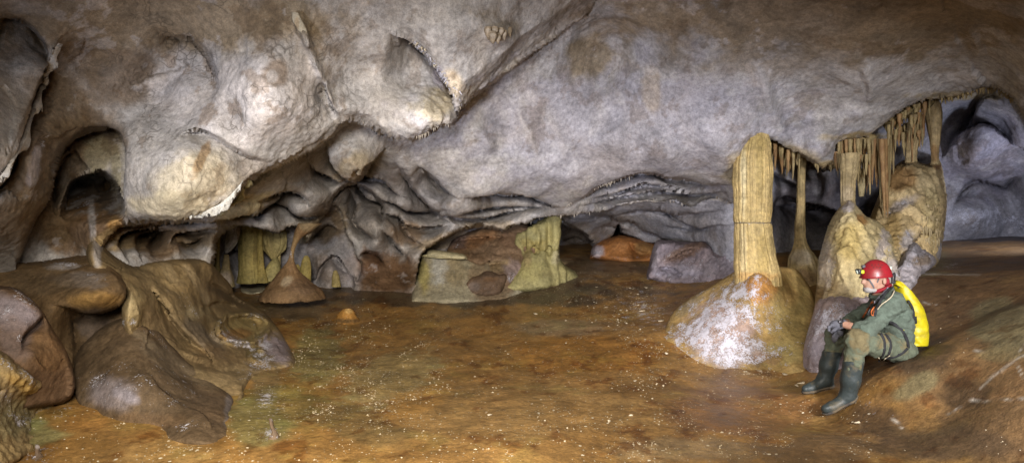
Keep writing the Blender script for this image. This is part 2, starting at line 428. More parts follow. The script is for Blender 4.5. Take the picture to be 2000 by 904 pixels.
band(DA, [(570,30),(580,52),(596,75),(606,100),(640,180),(660,235)], 7, .07)
band(DA, [(590,40),(598,70),(606,100)], 9, .10)
for b in ((520,205,120,70,.12),(300,170,60,60,-.10),(170,110,70,50,-.12),(600,60,90,50,.05),(725,140,60,60,-.06),(330,390,60,36,.07),(420,350,50,50,.03),(520,130,60,60,.06),(450,230,30,40,-.08),
          (60,330,26,60,.12),(30,200,40,70,-.06),(940,60,60,40,.06),(860,60,60,60,.05),(975,70,26,18,.08),(800,150,40,50,-.12),(690,210,40,30,.1),(830,215,44,30,.12),(760,195,50,40,.08)): bump(DA, *b)
# --- folds under the left lobe, and the scalloped wall in the middle
for p, d in (([(196,520),(196,478),(214,452),(258,441),(330,436),(440,431)], .28), ([(250,508),(234,478),(246,457),(282,447),(330,443)], .42), ([(276,505),(266,476),(272,460),(296,452),(344,448)], .36), ([(300,500),(290,478),(296,462),(318,455)], .3), ([(330,480),(345,458),(380,452),(430,447)], .3), ([(350,470),(372,476),(400,462)], .2)):
    lip(DB, p, 1.2*d, 40, 4, 12, .07, gv=.2)
for p, d, dc in (
 ([(415,432),(430,428),(460,423),(490,418),(505,420),(520,409),(549,388),(560,360)], .42, 45),
 ([(505,392),(549,378),(579,377),(596,390),(604,405)], .28, 36),
 ([(525,404),(540,399),(558,401),(573,416),(591,424),(615,422),(640,410)], .34, 34),
 ([(600,300),(612,330),(634,342),(660,356),(672,352)], .34, 40),
 ([(628,268),(640,285),(648,318),(668,345),(690,354),(708,345),(722,320),(752,288)], .55, 50),
 ([(628,440),(637,412),(650,384),(668,366),(688,360),(706,364),(720,372),(745,394),(765,412)][::-1][::-1], .30, 60),
 ([(690,352),(699,362),(717,386),(743,396),(750,416),(746,440)], .32, 36),
 ([(676,360),(684,374),(696,401),(690,428),(702,446),(731,466),(750,476)], .24, 34),
 ([(655,400),(663,413),(670,431),(676,463),(690,482)], .25, 30),
 ([(735,408),(746,416),(782,425),(794,455),(818,475),(835,482)], .34, 34),
 ([(744,448),(758,460),(776,481),(796,505)], .20, 34),
 ([(770,318),(794,350),(809,374),(842,407),(866,428),(893,441)], .34, 34),
 ([(820,328),(845,350),(866,368),(892,385)], .36, 40),
 ([(725,388),(737,392),(770,395),(797,410),(842,413),(880,407)], .28, 30),
 ([(690,328),(716,345),(746,352),(770,372),(790,386)], .26, 32),
 ([(905,384),(927,382),(956,380),(995,381),(1027,382),(1060,395),(1083,402),(1100,402)], .42, 32),
 ([(840,430),(870,420),(905,428),(950,425),(1000,412),(1050,408)], .22, 26),
 ([(1104,404),(1141,385),(1170,366),(1210,352),(1240,342),(1270,340),(1300,346),(1350,352),(1390,362),(1436,358)], .55, 36),
 ([(1140,392),(1175,380),(1205,376),(1238,366),(1275,360),(1330,368)], .2, 24),
 ([(1118,404),(1180,390),(1240,381),(1300,374),(1360,380),(1432,376)], .26, 20), ([(880,420),(930,411),(980,403),(1040,402),(1080,410)], .20, 20), ([(780,438),(830,446),(880,440)], .18, 20),
 ([(700,500),(716,492),(740,500),(752,520)], .14, 26)):
    lip(DB, p, 2.2*d, dc, 3, 14, .16, gv=.50)
band(DB, [(1130,305),(1175,278),(1210,258),(1245,252),(1272,274),(1292,305),(1340,328)], 24, .13)
band(DB, [(1290,300),(1330,322),(1380,338),(1436,342)], 20, .10)
for b in ((1040,340,60,40,.12),(1120,360,50,30,.12),(1230,300,50,36,.10),(870,400,30,20,.10),(920,410,40,18,.10),(780,400,26,20,.14),(730,420,22,22,.12),(770,440,20,24,.12),(740,470,20,18,.12),(830,390,20,16,.1),(560,330,40,30,.08),(580,400,22,14,.1),(470,410,40,14,.10),(620,380,24,20,.12),
          (1310,300,80,50,.14),(1400,300,40,50,.10),(1600,290,40,30,.12),(1180,95,70,70,-.13),(1230,150,30,60,.06),(1660,240,70,30,.08),(680,310,30,30,.18),(1010,260,12,40,.03),(950,370,40,20,.08)): bump(DB, *b)
for p in ([(1005,205),(1022,235),(1040,280),(1052,310)],[(1474,118),(1490,160),(1510,220),(1530,262),(1555,292)],[(1885,50),(1900,80),(1915,120)],[(1690,125),(1700,170),(1698,210)],[(930,240),(945,265),(960,300)],[(1190,150),(1200,180),(1198,210)]):
    band(DB, p, 11, .07)
# --- back walls
for p, d in (([(1150,419),(1183,419),(1209,433),(1239,436),(1255,451),(1281,460),(1307,473),(1352,476),(1378,473),(1397,492)], .55), ([(1280,398),(1300,415),(1340,440),(1380,452)], .15), ([(1500,405),(1530,384),(1560,392),(1600,402),(1650,415),(1700,400)], .5), ([(1490,410),(1540,400),(1580,408),(1640,414)], .4),
 ([(1840,310),(1850,290),(1870,262),(1910,244),(1940,250),(1965,272),(1990,290)][::-1], .35), ([(1890,260),(1908,210),(1925,190),(1960,195)][::-1], .3), ([(1850,420),(1870,385),(1900,355),(1940,360),(1960,365),(1975,350),(2010,345)][::1], .35), ([(1500,330),(1530,350),(1570,370)], .25), ([(1130,428),(1200,421),(1270,412),(1330,420),(1420,410)], .30), ([(1160,445),(1190,440),(1230,452)], .2), ([(1300,440),(1350,448),(1420,440)], .22),
 ([(600,470),(620,455),(640,440),(660,450)], .35), ([(610,560),(625,520),(650,500),(670,520),(690,550)], .3), ([(430,500),(445,480),(470,490),(490,470)], .3), ([(880,480),(900,470),(930,476)], .3), ([(1095,470),(1120,462),(1140,470)], .3)):
    lip(DC, p, 1.2*d, 45, 4, 14, .10, gv=.3)
for b in ((1910,300,50,50,.35),(1560,365,60,25,.2),(1350,440,50,30,.15),(640,520,30,40,.3),(1120,470,30,14,.3),(1900,420,60,40,.3)): bump(DC, *b)

wA = sst(-2.5, 2.5, sdA); wB = sst(-2.5, 2.5, sdB)
DBr = DB+edge(np.maximum(sdB, 0), 16, .22); rid = sst(885, 930, U)*sst(1250, 1100, U); DAr = DA+edge(np.maximum(sdA, 0), 18, .30)*(1-rid)+rid*(.42*np.clip(1-np.maximum(sdA, 0)/36, 0, 1)+0)
D = DC*(1-wB)+DBr*wB
D = D*(1-wA)+np.where((U < 256) & (Vv > 236), DAr, np.minimum(DAr, D))*wA
P = at(U, Vv, D)
# natural relief, along the surface normal
N = grid_normals(P); N = np.where((N[..., 1:2] > 0), -N, N)
rel = .075*fbm(P, .9, 3, .5, 1)+.030*fbm(P, 2.6, 3, .5, 2)+.0075*fbm(P, 11, 3, .6, 3)
nearlip = np.exp(-np.abs(sdA)/26)+np.exp(-np.abs(sdB)/22)
rough = np.clip(nearlip, 0, 1)+.8*blob(U, Vv, 860, 190, 50, 60)+.5*blob(U, Vv, 1270, 300, 90, 40, 20)+.4*blob(U, Vv, 560, 200, 120, 60)
rel = rel+np.clip(rough, 0, 1.2)*(.022*(ridged(P*np.array([1, 1, .45]), 9, 3, 3)-.4)+.018*fbm(P, 24, 3, .65, 7))
rel = rel+.010*np.clip(ridged(P, 3.3, 3, 9)-.55, 0, 1)
P = P+N*rel[..., None]

# --- colour of the rock, with some light and shade painted in
mA, mB = wA, wB*(1-wA)
zones = [
 ((1-mA)*(1-mB), GREY, .9),
 (blob(U,Vv,1230,260,420,150), LILAC, .8),  # bluish tint of the cool lamps put into the rock colour
 (np.clip(blob(U,Vv,300,40,420,90)+blob(U,Vv,1650,20,520,110),0,1), (.215,.165,.105), .9),  # brownish rock, painted darker towards the top for the lamp falloff
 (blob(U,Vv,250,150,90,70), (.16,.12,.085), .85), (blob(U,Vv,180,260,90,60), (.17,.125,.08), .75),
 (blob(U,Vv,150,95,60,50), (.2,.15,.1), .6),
 (blob(U,Vv,110,240,80,150), (.17,.12,.07), .8), (blob(U,Vv,90,400,70,90), (.15,.105,.06), .8),  # brown left wall, painted darker to stand in for the dim light there
 (np.clip(blob(U,Vv,490,190,150,90)+.9*blob(U,Vv,340,170,50,60),0,1), (.47,.445,.45), .85),
 (blob(U,Vv,380,350,90,75), (.43,.38,.285), .85), (blob(U,Vv,330,400,100,30), (.44,.39,.28), .8),
 (blob(U,Vv,540,140,26,34,30), (.20,.15,.11), .8), (blob(U,Vv,530,150,12,14), (.42,.4,.4), .6),
 (blob(U,Vv,395,305,10,40,25), (.22,.13,.05), .7),
 (blob(U,Vv,840,205,50,34), (.46,.40,.28), .75), (blob(U,Vv,885,160,26,40,-30), (.55,.46,.34), .8), (blob(U,Vv,858,150,16,30), (.34,.32,.37), .8),
 (blob(U,Vv,190,300,30,44), (.27,.24,.165), .85), (blob(U,Vv,228,330,16,60), (.28,.25,.17), .85),
 (blob(U,Vv,183,388,58,46), (.055,.04,.028), 1.0), (blob(U,Vv,205,365,9,12), (.12,.075,.03), .8), (blob(U,Vv,176,400,10,16), (.16,.15,.16), .5),  # dark brown niche hole, with the shade of its depth painted in
 (blob(U,Vv,150,450,90,60), (.17,.10,.045), .85), (blob(U,Vv,225,440,18,26), (.36,.22,.08), .8),
 (blob(U,Vv,178,460,9,70), (.40,.38,.38), .8),
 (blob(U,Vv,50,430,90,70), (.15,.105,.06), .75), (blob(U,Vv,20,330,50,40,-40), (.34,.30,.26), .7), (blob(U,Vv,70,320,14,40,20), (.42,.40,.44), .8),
 (blob(U,Vv,240,470,60,24), (.33,.24,.12), .85), (blob(U,Vv,310,470,60,40), (.17,.11,.055), .85), (blob(U,Vv,390,465,60,26), (.22,.165,.10), .85),
 (blob(U,Vv,470,405,80,26,-20), (.44,.37,.22), .9), (blob(U,Vv,690,330,40,40), (.40,.34,.24), .8), (blob(U,Vv,600,450,24,30), (.42,.36,.26), .8),
 (blob(U,Vv,760,390,130,80), (.25,.235,.24), .75), (blob(U,Vv,720,430,80,60), (.24,.215,.19), .7),
 (blob(U,Vv,756,540,80,56), (.13,.078,.045), 1.0), (blob(U,Vv,800,455,34,26), (.30,.21,.13), .7), (blob(U,Vv,690,530,24,40), (.30,.27,.28), .7), (blob(U,Vv,640,440,40,40), (.12,.085,.05), .9), (blob(U,Vv,640,530,36,40), (.30,.25,.22), .6), (blob(U,Vv,720,510,26,30), (.15,.085,.05), .8),
 (blob(U,Vv,860,470,60,16,-15), (.34,.26,.16), .7), (blob(U,Vv,950,440,60,10), (.34,.27,.18), .6),
 (blob(U,Vv,1130,460,50,30), (.20,.16,.12), .8), (blob(U,Vv,1210,440,60,30), (.24,.215,.20), .8), (blob(U,Vv,1205,470,30,14), (.34,.20,.09), .8),
 (blob(U,Vv,1350,350,90,18), (.44,.41,.38), .5), (blob(U,Vv,1440,330,30,40), (.46,.39,.25), .7), (blob(U,Vv,1560,300,60,18,25), (.36,.28,.15), .7), (blob(U,Vv,1680,268,70,14), (.36,.27,.12), .85), (blob(U,Vv,1620,320,30,12), (.36,.27,.12), .8), (blob(U,Vv,1880,188,120,10), (.36,.29,.16), .7),
 (blob(U,Vv,1920,300,110,90), (.25,.235,.28), .8), (blob(U,Vv,1600,400,130,60), (.15,.14,.165), .85),
 (blob(U,Vv,1550,90,160,60,-20), (.22,.18,.135), .6), (blob(U,Vv,1150,110,60,40), (.24,.19,.12), .8), (blob(U,Vv,1275,180,22,60), (.32,.26,.19), .6),
 (blob(U,Vv,1495,170,12,60,-22), (.42,.40,.40), .5), (blob(U,Vv,1030,260,10,50,-25), (.44,.42,.42), .5),
]
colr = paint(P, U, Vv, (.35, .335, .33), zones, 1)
# calcite tips on lips, dark film in some hollows
tip = np.clip(np.exp(-np.maximum(sdA, 0)/7)*(sdA > -3)+.8*np.exp(-np.maximum(sdB, 0)/6)*(sdB > -3), 0, 1)*sst(-.1, .4, fbm(P, 3, 3, .6, 12))*sst(430, 560, U)
colr = colr*(1-.6*tip[..., None])+np.array((.56, .48, .33))*.6*tip[..., None]
film = sst(.18, .5, fbm(P*np.array([1, 1, .6]), 1.5, 5, .62, 21))*.34
colr = colr*(1-film[..., None])+colr*np.array((.58, .48, .36))*film[..., None]
f2 = fbm(P, 2.3, 6, .62, 26); f2 = sst(.16, .22, f2)*(.40+.25*blob(U, Vv, 350, 180, 300, 130)); colr = colr*(1-f2[..., None])+colr*np.array((.52, .42, .32))*f2[..., None]
f3 = sst(.20, .25, fbm(P, 2.9, 6, .62, 27))*.30; colr = colr*(1-f3[..., None])+np.array((.50, .485, .50))*f3[..., None]
strk = fbm(P*np.array([7, 7, .7]), 1, 4, .6, 31)*blob(U, Vv, 1350, 230, 420, 150)
colr = colr*(1+.16*strk[..., None])
mask = np.zeros(P.shape)
mask[..., 2] = np.clip(.62*blob(U,Vv,1920,425,110,36)+.42*tip+.4*blob(U,Vv,858,160,24,40,-30)+.5*blob(U,Vv,1130,468,40,6)+.34*blob(U,Vv,560,210,90,40)+.45*blob(U,Vv,170,395,20,14)+.36*blob(U,Vv,75,310,12,40,20)+.30*blob(U,Vv,1270,290,70,30), 0, .8)
mask[..., 0] = np.clip(mA*blob(U, Vv, 380, 180, 420, 260)*1.3, 0, 1)*(1-.8*blob(U, Vv, 860, 150, 120, 160))
mask[..., 1] = np.clip(blob(U,Vv,180,500,100,50)*.5+.7*blob(U,Vv,400,360,100,60)+.6*blob(U,Vv,760,540,60,50), 0, 1)
nr, nc = U.shape
Q = grid_quads(nr, nc)[:, ::-1]
ceil_face = (sdA.ravel()[Q].mean(1) > 0)
Vf, Cf, Mf = P.reshape(-1, 3), colr.reshape(-1, 3), mask.reshape(-1, 3)
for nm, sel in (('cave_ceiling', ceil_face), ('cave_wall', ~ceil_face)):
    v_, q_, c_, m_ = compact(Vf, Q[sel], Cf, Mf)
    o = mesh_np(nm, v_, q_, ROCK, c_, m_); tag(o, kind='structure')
bpy.data.objects['cave_ceiling']['label'] = 'lobed pale ceiling hanging low over the near chamber'
bpy.data.objects['cave_wall']['label'] = 'lilac grey scalloped cave wall behind the columns'
Dgrid = D
def wall_depth(u, v):
    "distance of the shell along pixel (u, v)"
    i = int(np.argmin(np.abs(v_ax-v))); j = int(np.argmin(np.abs(u_ax-u))); return float(P[i, j, 1])

# ================================================================ the floor: one sheet over x, y
fl = [0,904,3.8, 250,904,3.9, 500,904,3.96, 1000,904,3.96, 1500,904,4.0, 2000,904,3.45, 1000,800,5.15, 700,800,5.15, 1300,780,5.45, 600,700,7.0, 900,650,8.2, 1000,720,6.75, 1250,620,8.5, 600,620,8.8, 800,568,10.2, 470,566,10.2, 640,570,10.1,
 1000,560,10.3, 1115,536,10.7, 1280,546,10.3, 1430,530,9.6, 1100,495,13.5, 1280,502,12.6, 1300,645,7.6, 1440,718,6.7, 1560,712,6.55, 1600,760,5.55, 1640,806,5.0, 1575,766,5.42, 1745,706,5.22, 1850,640,5.6, 1990,600,5.0, 1990,700,4.2, 1990,800,3.75, 1850,800,4.3,
 1850,520,7.6, 1990,520,7.0, 1850,470,10.1, 1990,463,10.2, 1750,560,6.8, 1700,740,4.95, 1750,850,4.25, 1600,860,4.25, 450,850,4.4, 500,750,5.8, 580,690,7.2, 60,850,4.15, 140,770,4.9, 1580,520,9.0, 1500,500,9.4, 800,700,7.05]
fl = np.array(fl, float).reshape(-1, 3); fp = at(fl[:, 0], fl[:, 1], fl[:, 2])
fp = np.vstack([fp, [(-6,-3,-1.4),(6,-3,-.9),(0,-3,-1.55),(0,1.2,-1.5),(-5,2,-1.35),(4.2,2,-.6),(9,5,-.1),(-8,6,-1.1),(-8,13,-1.0),(9,13,-.1),(0,17,-.3),(2,17,-.2),(-2.6,6,-1.40),(-3.5,7.5,-1.2)]])
fz = tps(fp[:, :2], fp[:, 2], 2e-3, 2.0)
def floor_z(x, y):
    x = np.asarray(x, float); y = np.asarray(y, float); P3 = np.stack([x, y, 0*x], -1)
    return lin2(FG, gx_, gy_, x, y)+.030*fbm(P3, .8, 3, .5, 40)+.014*fbm(P3, 3.0, 3, .5, 41)+.004*fbm(P3, 13, 2, .5, 42)
xa = np.concatenate([np.arange(-9, -4.2, .12), np.arange(-4.2, 5.0, .022), np.arange(5.0, 9.5, .12)])
ya = np.concatenate([np.arange(-3, 3.0, .12), np.arange(3.0, 8, .02), np.arange(8, 17, .045)])
X, Y = np.meshgrid(xa, ya)
def lin2(G, gx, gy, x, y):
    jx = np.clip(np.searchsorted(gx, x)-1, 0, len(gx)-2); jy = np.clip(np.searchsorted(gy, y)-1, 0, len(gy)-2)
    tx = np.clip((x-gx[jx])/(gx[jx+1]-gx[jx]), 0, 1); ty = np.clip((y-gy[jy])/(gy[jy+1]-gy[jy]), 0, 1)
    return (G[jy, jx]*(1-tx)+G[jy, jx+1]*tx)*(1-ty)+(G[jy+1, jx]*(1-tx)+G[jy+1, jx+1]*tx)*ty
gx_, gy_ = np.arange(-9.2, 9.8, .1), np.arange(-3.2, 17.3, .1); FG = fz(*np.meshgrid(gx_, gy_))
Z = floor_z(X, Y); PF = np.stack([X, Y, Z], -1)
fu, fv = px(PF)
fz_ = [
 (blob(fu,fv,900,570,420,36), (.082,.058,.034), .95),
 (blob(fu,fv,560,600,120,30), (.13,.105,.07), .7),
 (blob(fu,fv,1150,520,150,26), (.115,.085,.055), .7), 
 (blob(fu,fv,1000,800,380,60), (.27,.165,.060), .6), (blob(fu,fv,760,740,110,60,-15), (.27,.20,.085), .9), (blob(fu,fv,820,780,90,30,-20), (.33,.18,.05), .7),
 (blob(fu,fv,1150,690,200,50), (.24,.112,.022), .85), (blob(fu,fv,620,700,60,70), (.21,.18,.07), .8), (blob(fu,fv,500,820,70,60), (.19,.165,.065), .85), (blob(fu,fv,330,880,140,30), (.31,.19,.07), .85), (blob(fu,fv,60,850,70,40), (.20,.19,.085), .85), (blob(fu,fv,180,810,60,40), (.27,.14,.04), .7),
 (blob(fu,fv,700,830,120,40,15), (.15,.11,.045), .6), (blob(fu,fv,560,790,80,50), (.20,.165,.055), .6), (blob(fu,fv,1100,640,120,20), (.24,.18,.11), .55),
 (blob(fu,fv,1450,800,180,60), (.20,.098,.036), .8), (blob(fu,fv,1330,880,160,30), (.26,.18,.09), .7), (blob(fu,fv,1600,880,120,40), (.17,.105,.05), .8),
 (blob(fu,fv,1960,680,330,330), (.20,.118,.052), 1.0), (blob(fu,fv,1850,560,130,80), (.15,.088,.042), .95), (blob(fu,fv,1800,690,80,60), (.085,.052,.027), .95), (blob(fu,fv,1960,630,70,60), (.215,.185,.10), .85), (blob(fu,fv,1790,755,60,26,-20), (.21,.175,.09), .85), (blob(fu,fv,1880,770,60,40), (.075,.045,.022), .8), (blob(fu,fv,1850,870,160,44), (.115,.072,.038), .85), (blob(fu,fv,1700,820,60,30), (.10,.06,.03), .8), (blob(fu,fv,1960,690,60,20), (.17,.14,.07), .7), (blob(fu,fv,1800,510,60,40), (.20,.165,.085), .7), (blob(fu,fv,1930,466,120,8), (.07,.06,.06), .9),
 (blob(fu,fv,520,740,40,40), (.16,.12,.06), .7)]
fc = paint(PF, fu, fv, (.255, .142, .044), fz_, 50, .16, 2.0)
mott = fbm(PF*np.array([1.3, .8, 1]), 3.2, 5, .6, 60)
fc = fc*(1+.5*mott[..., None])
sp = sst(.14, .30, fbm(PF*np.array([1, .7, 1]), 3.4, 5, .65, 61))[..., None]*.7; fc = fc*(1-sp)+fc*np.array((.46, .30, .17))*sp       # darker rusty blots
gr = sst(.08, .34, fbm(PF, 1.7, 5, .62, 63))[..., None]*.42*(1-.6*sst(1600, 1750, fu))[..., None]; fc = fc*(1-gr)+fc*np.array((1.2, 1.5, 1.35))*gr       # olive calcite patches
# white veins of calcite on the slope behind the man
def veins(u, v, poly, w):
    d, _, t = line_dist(u, v, poly); return np.exp(-(d/w)**2)
vn = np.zeros(fu.shape); sub = (fu > 1680) & (fv > 440) & (PF[..., 1] > 3)
uu, vv_ = fu[sub], fv[sub]; jw = 5*fbm(PF[sub], 7, 3, .6, 70)
acc = 0
for p, w in (([(2010,690),(1985,702),(1962,718),(1940,735),(1918,757)], 2.0), ([(1985,702),(1990,720),(1998,735)], 1.2), ([(1895,782),(1950,780),(2005,778)], 1.3), ([(1800,535),(1850,536),(1915,538)], 1.4), ([(1740,815),(1750,822),(1762,836)], 1.6), ([(1850,808),(1880,795)], 1.2), ([(1790,586),(1830,596)], 1.1), ([(1900,680),(1925,690)], 1.0), ([(1990,690),(2000,670)], 1.4)):
    acc = acc+veins(uu+jw, vv_+jw, smooth_poly(p, 3), w)
vn[sub] = np.clip(acc, 0, 1)
fc = fc*(1-.75*vn[..., None])+np.array((.50, .46, .40))*.75*vn[..., None]
fm = np.zeros(PF.shape)
fm[..., 0] = np.clip(.34+.9*blob(fu,fv,700,760,200,80)+.8*blob(fu,fv,1250,600,140,60)+.5*blob(fu,fv,380,870,200,40)+.5*blob(fu,fv,1250,840,250,60)+.5*blob(fu,fv,560,640,90,30)-.5*sst(1680,1760,fu), 0, 1)*sst(-.25, .25, fbm(PF, 2.1, 4, .6, 62))
fm[..., 1] = -1.1*sst(1640, 1760, fu)+np.clip(.5+.6*blob(fu,fv,900,590,300,40)+.5*blob(fu,fv,700,760,200,80)+.3*mott, 0, 1)
fm[..., 2] = np.clip(.55*blob(fu,fv,520,780,26,30)+.5*blob(fu,fv,530,845,30,16,30)+.45*blob(fu,fv,1260,600,60,40)+.4*blob(fu,fv,1330,660,40,30)+.5*blob(fu,fv,60,770,80,40)+.5*blob(fu,fv,80,890,30,20)+.4*blob(fu,fv,1715,800,30,14,40)+.45*blob(fu,fv,1860,520,30,10), 0, 1)
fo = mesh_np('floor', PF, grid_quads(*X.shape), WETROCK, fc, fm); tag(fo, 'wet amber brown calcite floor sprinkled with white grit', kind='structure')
# ================================================================ formations standing on the floor or hanging from the ceiling
def floor_depth(u, v):
    "distance at which the ray of pixel (u, v) meets the floor"
    d = np.arange(2.5, 16, .02); p = at(u, v, d); z = floor_z(p[:, 0], p[:, 1]); k = np.argmax(p[:, 2] < z)
    return float(d[k]) if (p[:, 2] < z).any() else 14.0

def patch(name, poly, ctrl, r=18, rd=.3, base=BROWN, zones=(), mat=None, relief=(.03, .02, .008), lips=(), bumps=(), bands=(), frost=(), wet=.5, skirt=1.0, push=0, k=3, step=2.3, parent=None, rough=0, flute=None, seed=0, rings=()):
    "rock body seen as the outline poly: rounded at its rim and running back behind it"
    pl = smooth_poly(list(poly)+[poly[0]], k); m0 = pl.min(0)-16; m1 = pl.max(0)+16
    u, v = np.meshgrid(np.arange(m0[0], m1[0], step), np.arange(m0[1], m1[1], step))
    w = 1.8*fbm(np.stack([u/60, v/60, 0*u], -1), 1, 3, .5, 8+seed)
    sd = poly_sd(u, v, pl)+w
    c = [(a, b, floor_depth(a, b)+(e[0] if e else 0)) if d is None else (a, b, d) for a, b, d, *e in ctrl]
    c = np.array(c, float); c[:, 2] += push; D = tps(c[:, :2], c[:, 2], 2e-3, 200.)(u, v)
    for q in lips:
        D = D+lip_field(u, v, w, smooth_poly(q[0], 3), q[1], q[2], 3.5, 12, .06, (.3, .3), .12 if q[1] > 0 else 0, max(2.0, .12*q[2]))
    for b in bumps: D = D-b[4]*blob(u, v, *b[:4], *(b[5:6]))
    for cu_, cv_, ra_, rb_, am_ in rings: D = D-am_*np.exp(-((np.hypot((u-cu_)/ra_, (v-cv_)/rb_)-1)/.20)**2)*(1+.5*fbm(np.stack([u/14, v/14, 0*u], -1), 1, 2, .5, 3))
    for p, wd, am in bands:
        d, _, t = line_dist(u, v, smooth_poly(p, 3)); D = D-am*np.exp(-(d/wd)**2)*sst(0, .15, t)*sst(0, .15, 1-t)
    D = D+edge(np.maximum(sd, 0), r, rd)+np.where(sd < -1.5, skirt*np.clip((-sd-1.5)/8, 0, 1), 0)
    gv_, gu_ = np.gradient(sd, step); out_ = np.maximum(-1.5-sd, 0)/np.maximum(gu_*gu_+gv_*gv_, .25)
    u0, v0 = u, v; Pp = at(u+gu_*out_, v+gv_*out_, D)
    n = grid_normals(Pp); n = np.where(n[..., 1:2] > 0, -n, n)
    re = relief[0]*fbm(Pp, 2.0, 3, .5, 60+seed)+relief[1]*fbm(Pp, 6, 3, .55, 61+seed)+relief[2]*fbm(Pp, 22, 3, .6, 62+seed)
    if rough: re = re+rough*(ridged(Pp*np.array([1, 1, .4]), 11, 3, seed)-.4)
    if flute:
        f, am, reg = flute; re = re+am*reg(u, v)*(ridged(Pp*np.array([1, .6, .07]), f, 2, seed)-.3)
    Pp = Pp+n*re[..., None]*sst(-3, 4, sd)[..., None]
    col = paint(Pp, u, v, base, [(blob(u, v, *z), cz, sz) for z, cz, sz in zones], 20+seed, .25, 3.0)
    st = fbm(Pp*np.array([6, 6, 1.2]), 1, 3, .6, 33+seed); col = col*(1+.22*st[..., None])
    mk = np.zeros(Pp.shape); mk[..., 1] = wet*.4
    for g in frost: mk[..., 2] = np.maximum(mk[..., 2], np.clip(g[0]*blob(u, v, *g[1:]), 0, .85))
    Q = grid_quads(*u.shape)[:, ::-1]; Q = Q[(sd.ravel()[Q].min(1) > -12.5)]
    V, Q, cc, mm = compact(Pp.reshape(-1, 3), Q, col.reshape(-1, 3), mk.reshape(-1, 3))
    return mesh_np(name, V, Q, mat or SHINY, cc, mm, parent=parent)

def loft(name, prof, D, base, zones=(), flute=(0, 0), nz=(.06, 6), mat=None, seg=64, sq=1.0, parent=None, frost=(), wet=.3, ring=2.6, tip=False, seed=0, k=4, drape=0):
    "body of revolution about a leaning path: prof = (u, v, half width) in photo pixels at distance D, top to bottom"
    pr = smooth_poly(prof, k) if len(prof) > 2 else np.asarray(prof, float)
    L = np.concatenate([[0], np.cumsum(np.hypot(*np.diff(pr[:, :2], axis=0).T))]); n = max(6, int(L[-1]/ring)); s = np.linspace(0, L[-1], n)
    cu, cv, cr = (np.interp(s, L, pr[:, i]) for i in range(3)); cr = np.maximum(cr, .4)
    c = at(cu, cv, D); R = cr/FPX*D; a = np.arange(seg)*2*math.pi/seg
    dirx = np.cos(a); diry = np.sin(a)
    V = c[:, None]+np.stack([R[:, None]*dirx, R[:, None]*sq*diry, 0*R[:, None]*dirx], -1)
    q = np.stack([np.cos(a)[None]*2+0*R[:, None], np.sin(a)[None]*2+0*R[:, None], c[:, 2:3]*1.0+0*a[None]], -1)
    f = 1+nz[0]*fbm(V, nz[1], 4, .55, 70+seed)
    if flute[0]:
        ph = a[None]*flute[0]+1.6*fbm(q*np.array([.8, .8, .5]), 1.2, 2, .5, 80+seed)*3
        md_ = .35+.65*sst(-.3, .4, fbm(q*np.array([1.5, 1.5, 2.5]), 1, 3, .6, 83+seed)); f = f+flute[1]*md_*(np.abs(np.sin(ph*.5))-.5)+flute[1]*1.5*fbm(q*np.array([flute[0]*.15, flute[0]*.15, 1.3]), 1, 4, .65, 81+seed)
    V[..., :2] = c[:, None, :2]+(V[..., :2]-c[:, None, :2])*f[..., None]
    V[..., 2] += nz[0]*R[:, None]*fbm(V, nz[1]*1.3, 3, .5, 77+seed)
    u, v = px(V); col = paint(V, u, v, base, [(blob(u, v, *z), cz, sz) for z, cz, sz in zones], 30+seed, .25, 4.0)
    st = fbm(q*np.array([5, 5, 1.6]), 1, 3, .6, 34+seed); col = col*(1+.28*st[..., None])
    mk = np.zeros(V.shape); mk[..., 1] = wet
    for g in frost: mk[..., 2] = np.maximum(mk[..., 2], np.clip(g[0]*blob(u, v, *g[1:]), 0, .85))
    V = V.reshape(-1, 3); Q = grid_quads(n, seg, True)
    # caps as shrinking rings
    V = np.vstack([V, c[0]+(V[:seg]-c[0])*.02, c[-1]+(V[(n-1)*seg:n*seg]-c[-1])*.02]); kx = np.arange(seg); k2 = (kx+1) % seg
    Q = np.vstack([Q[:, ::-1], np.stack([kx, k2, n*seg+k2, n*seg+kx], -1)[:, ::-1]*1, np.stack([(n-1)*seg+k2, (n-1)*seg+kx, (n+1)*seg+kx, (n+1)*seg+k2], -1)[:, ::-1]])
    col = col.reshape(-1, 3); mk = mk.reshape(-1, 3); col = np.vstack([col, col[:seg], col[(n-1)*seg:]]); mk = np.vstack([mk, mk[:seg], mk[(n-1)*seg:]])
    return mesh_np(name, V, Q, mat or FLOWSTONE, col, mk, parent=parent)


# ---------------- flowstone on the near slope
o = patch('flowstone_shelf', [(-70,496),(0,506),(60,512),(120,506),(160,498),(185,498),(215,520),(240,540),(262,575),(275,620),(215,645),(178,680),(152,705),(146,800),(-70,800)],
 [(-50,510,5.0),(0,520,5.3),(100,518,5.35),(180,508,5.5),(240,558,5.15),(190,595,4.95),(100,595,4.9),(60,640,4.85),(130,660,5.05),(210,632,5.3),(150,740,5.0),(-50,620,4.7),(260,610,5.4),(100,760,4.9)], 14, .25, (.15,.098,.05),
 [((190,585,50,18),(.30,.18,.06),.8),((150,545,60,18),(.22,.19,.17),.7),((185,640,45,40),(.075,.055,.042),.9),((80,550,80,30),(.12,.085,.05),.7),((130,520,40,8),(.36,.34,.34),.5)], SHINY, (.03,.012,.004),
 lips=[([(110,596),(135,602),(162,612),(192,612),(226,603),(246,586),(250,560),(246,540)], .5, 50), ([(136,610),(140,640),(146,690)][::-1], .15, 30)], bumps=[(190,570,50,26,.12)], frost=[(.5,130,516,40,8),(.35,195,540,30,10)], seed=1)
tag(o, 'brown flowstone shelf with an overhanging rounded lip, below the wall niche', 'flowstone')

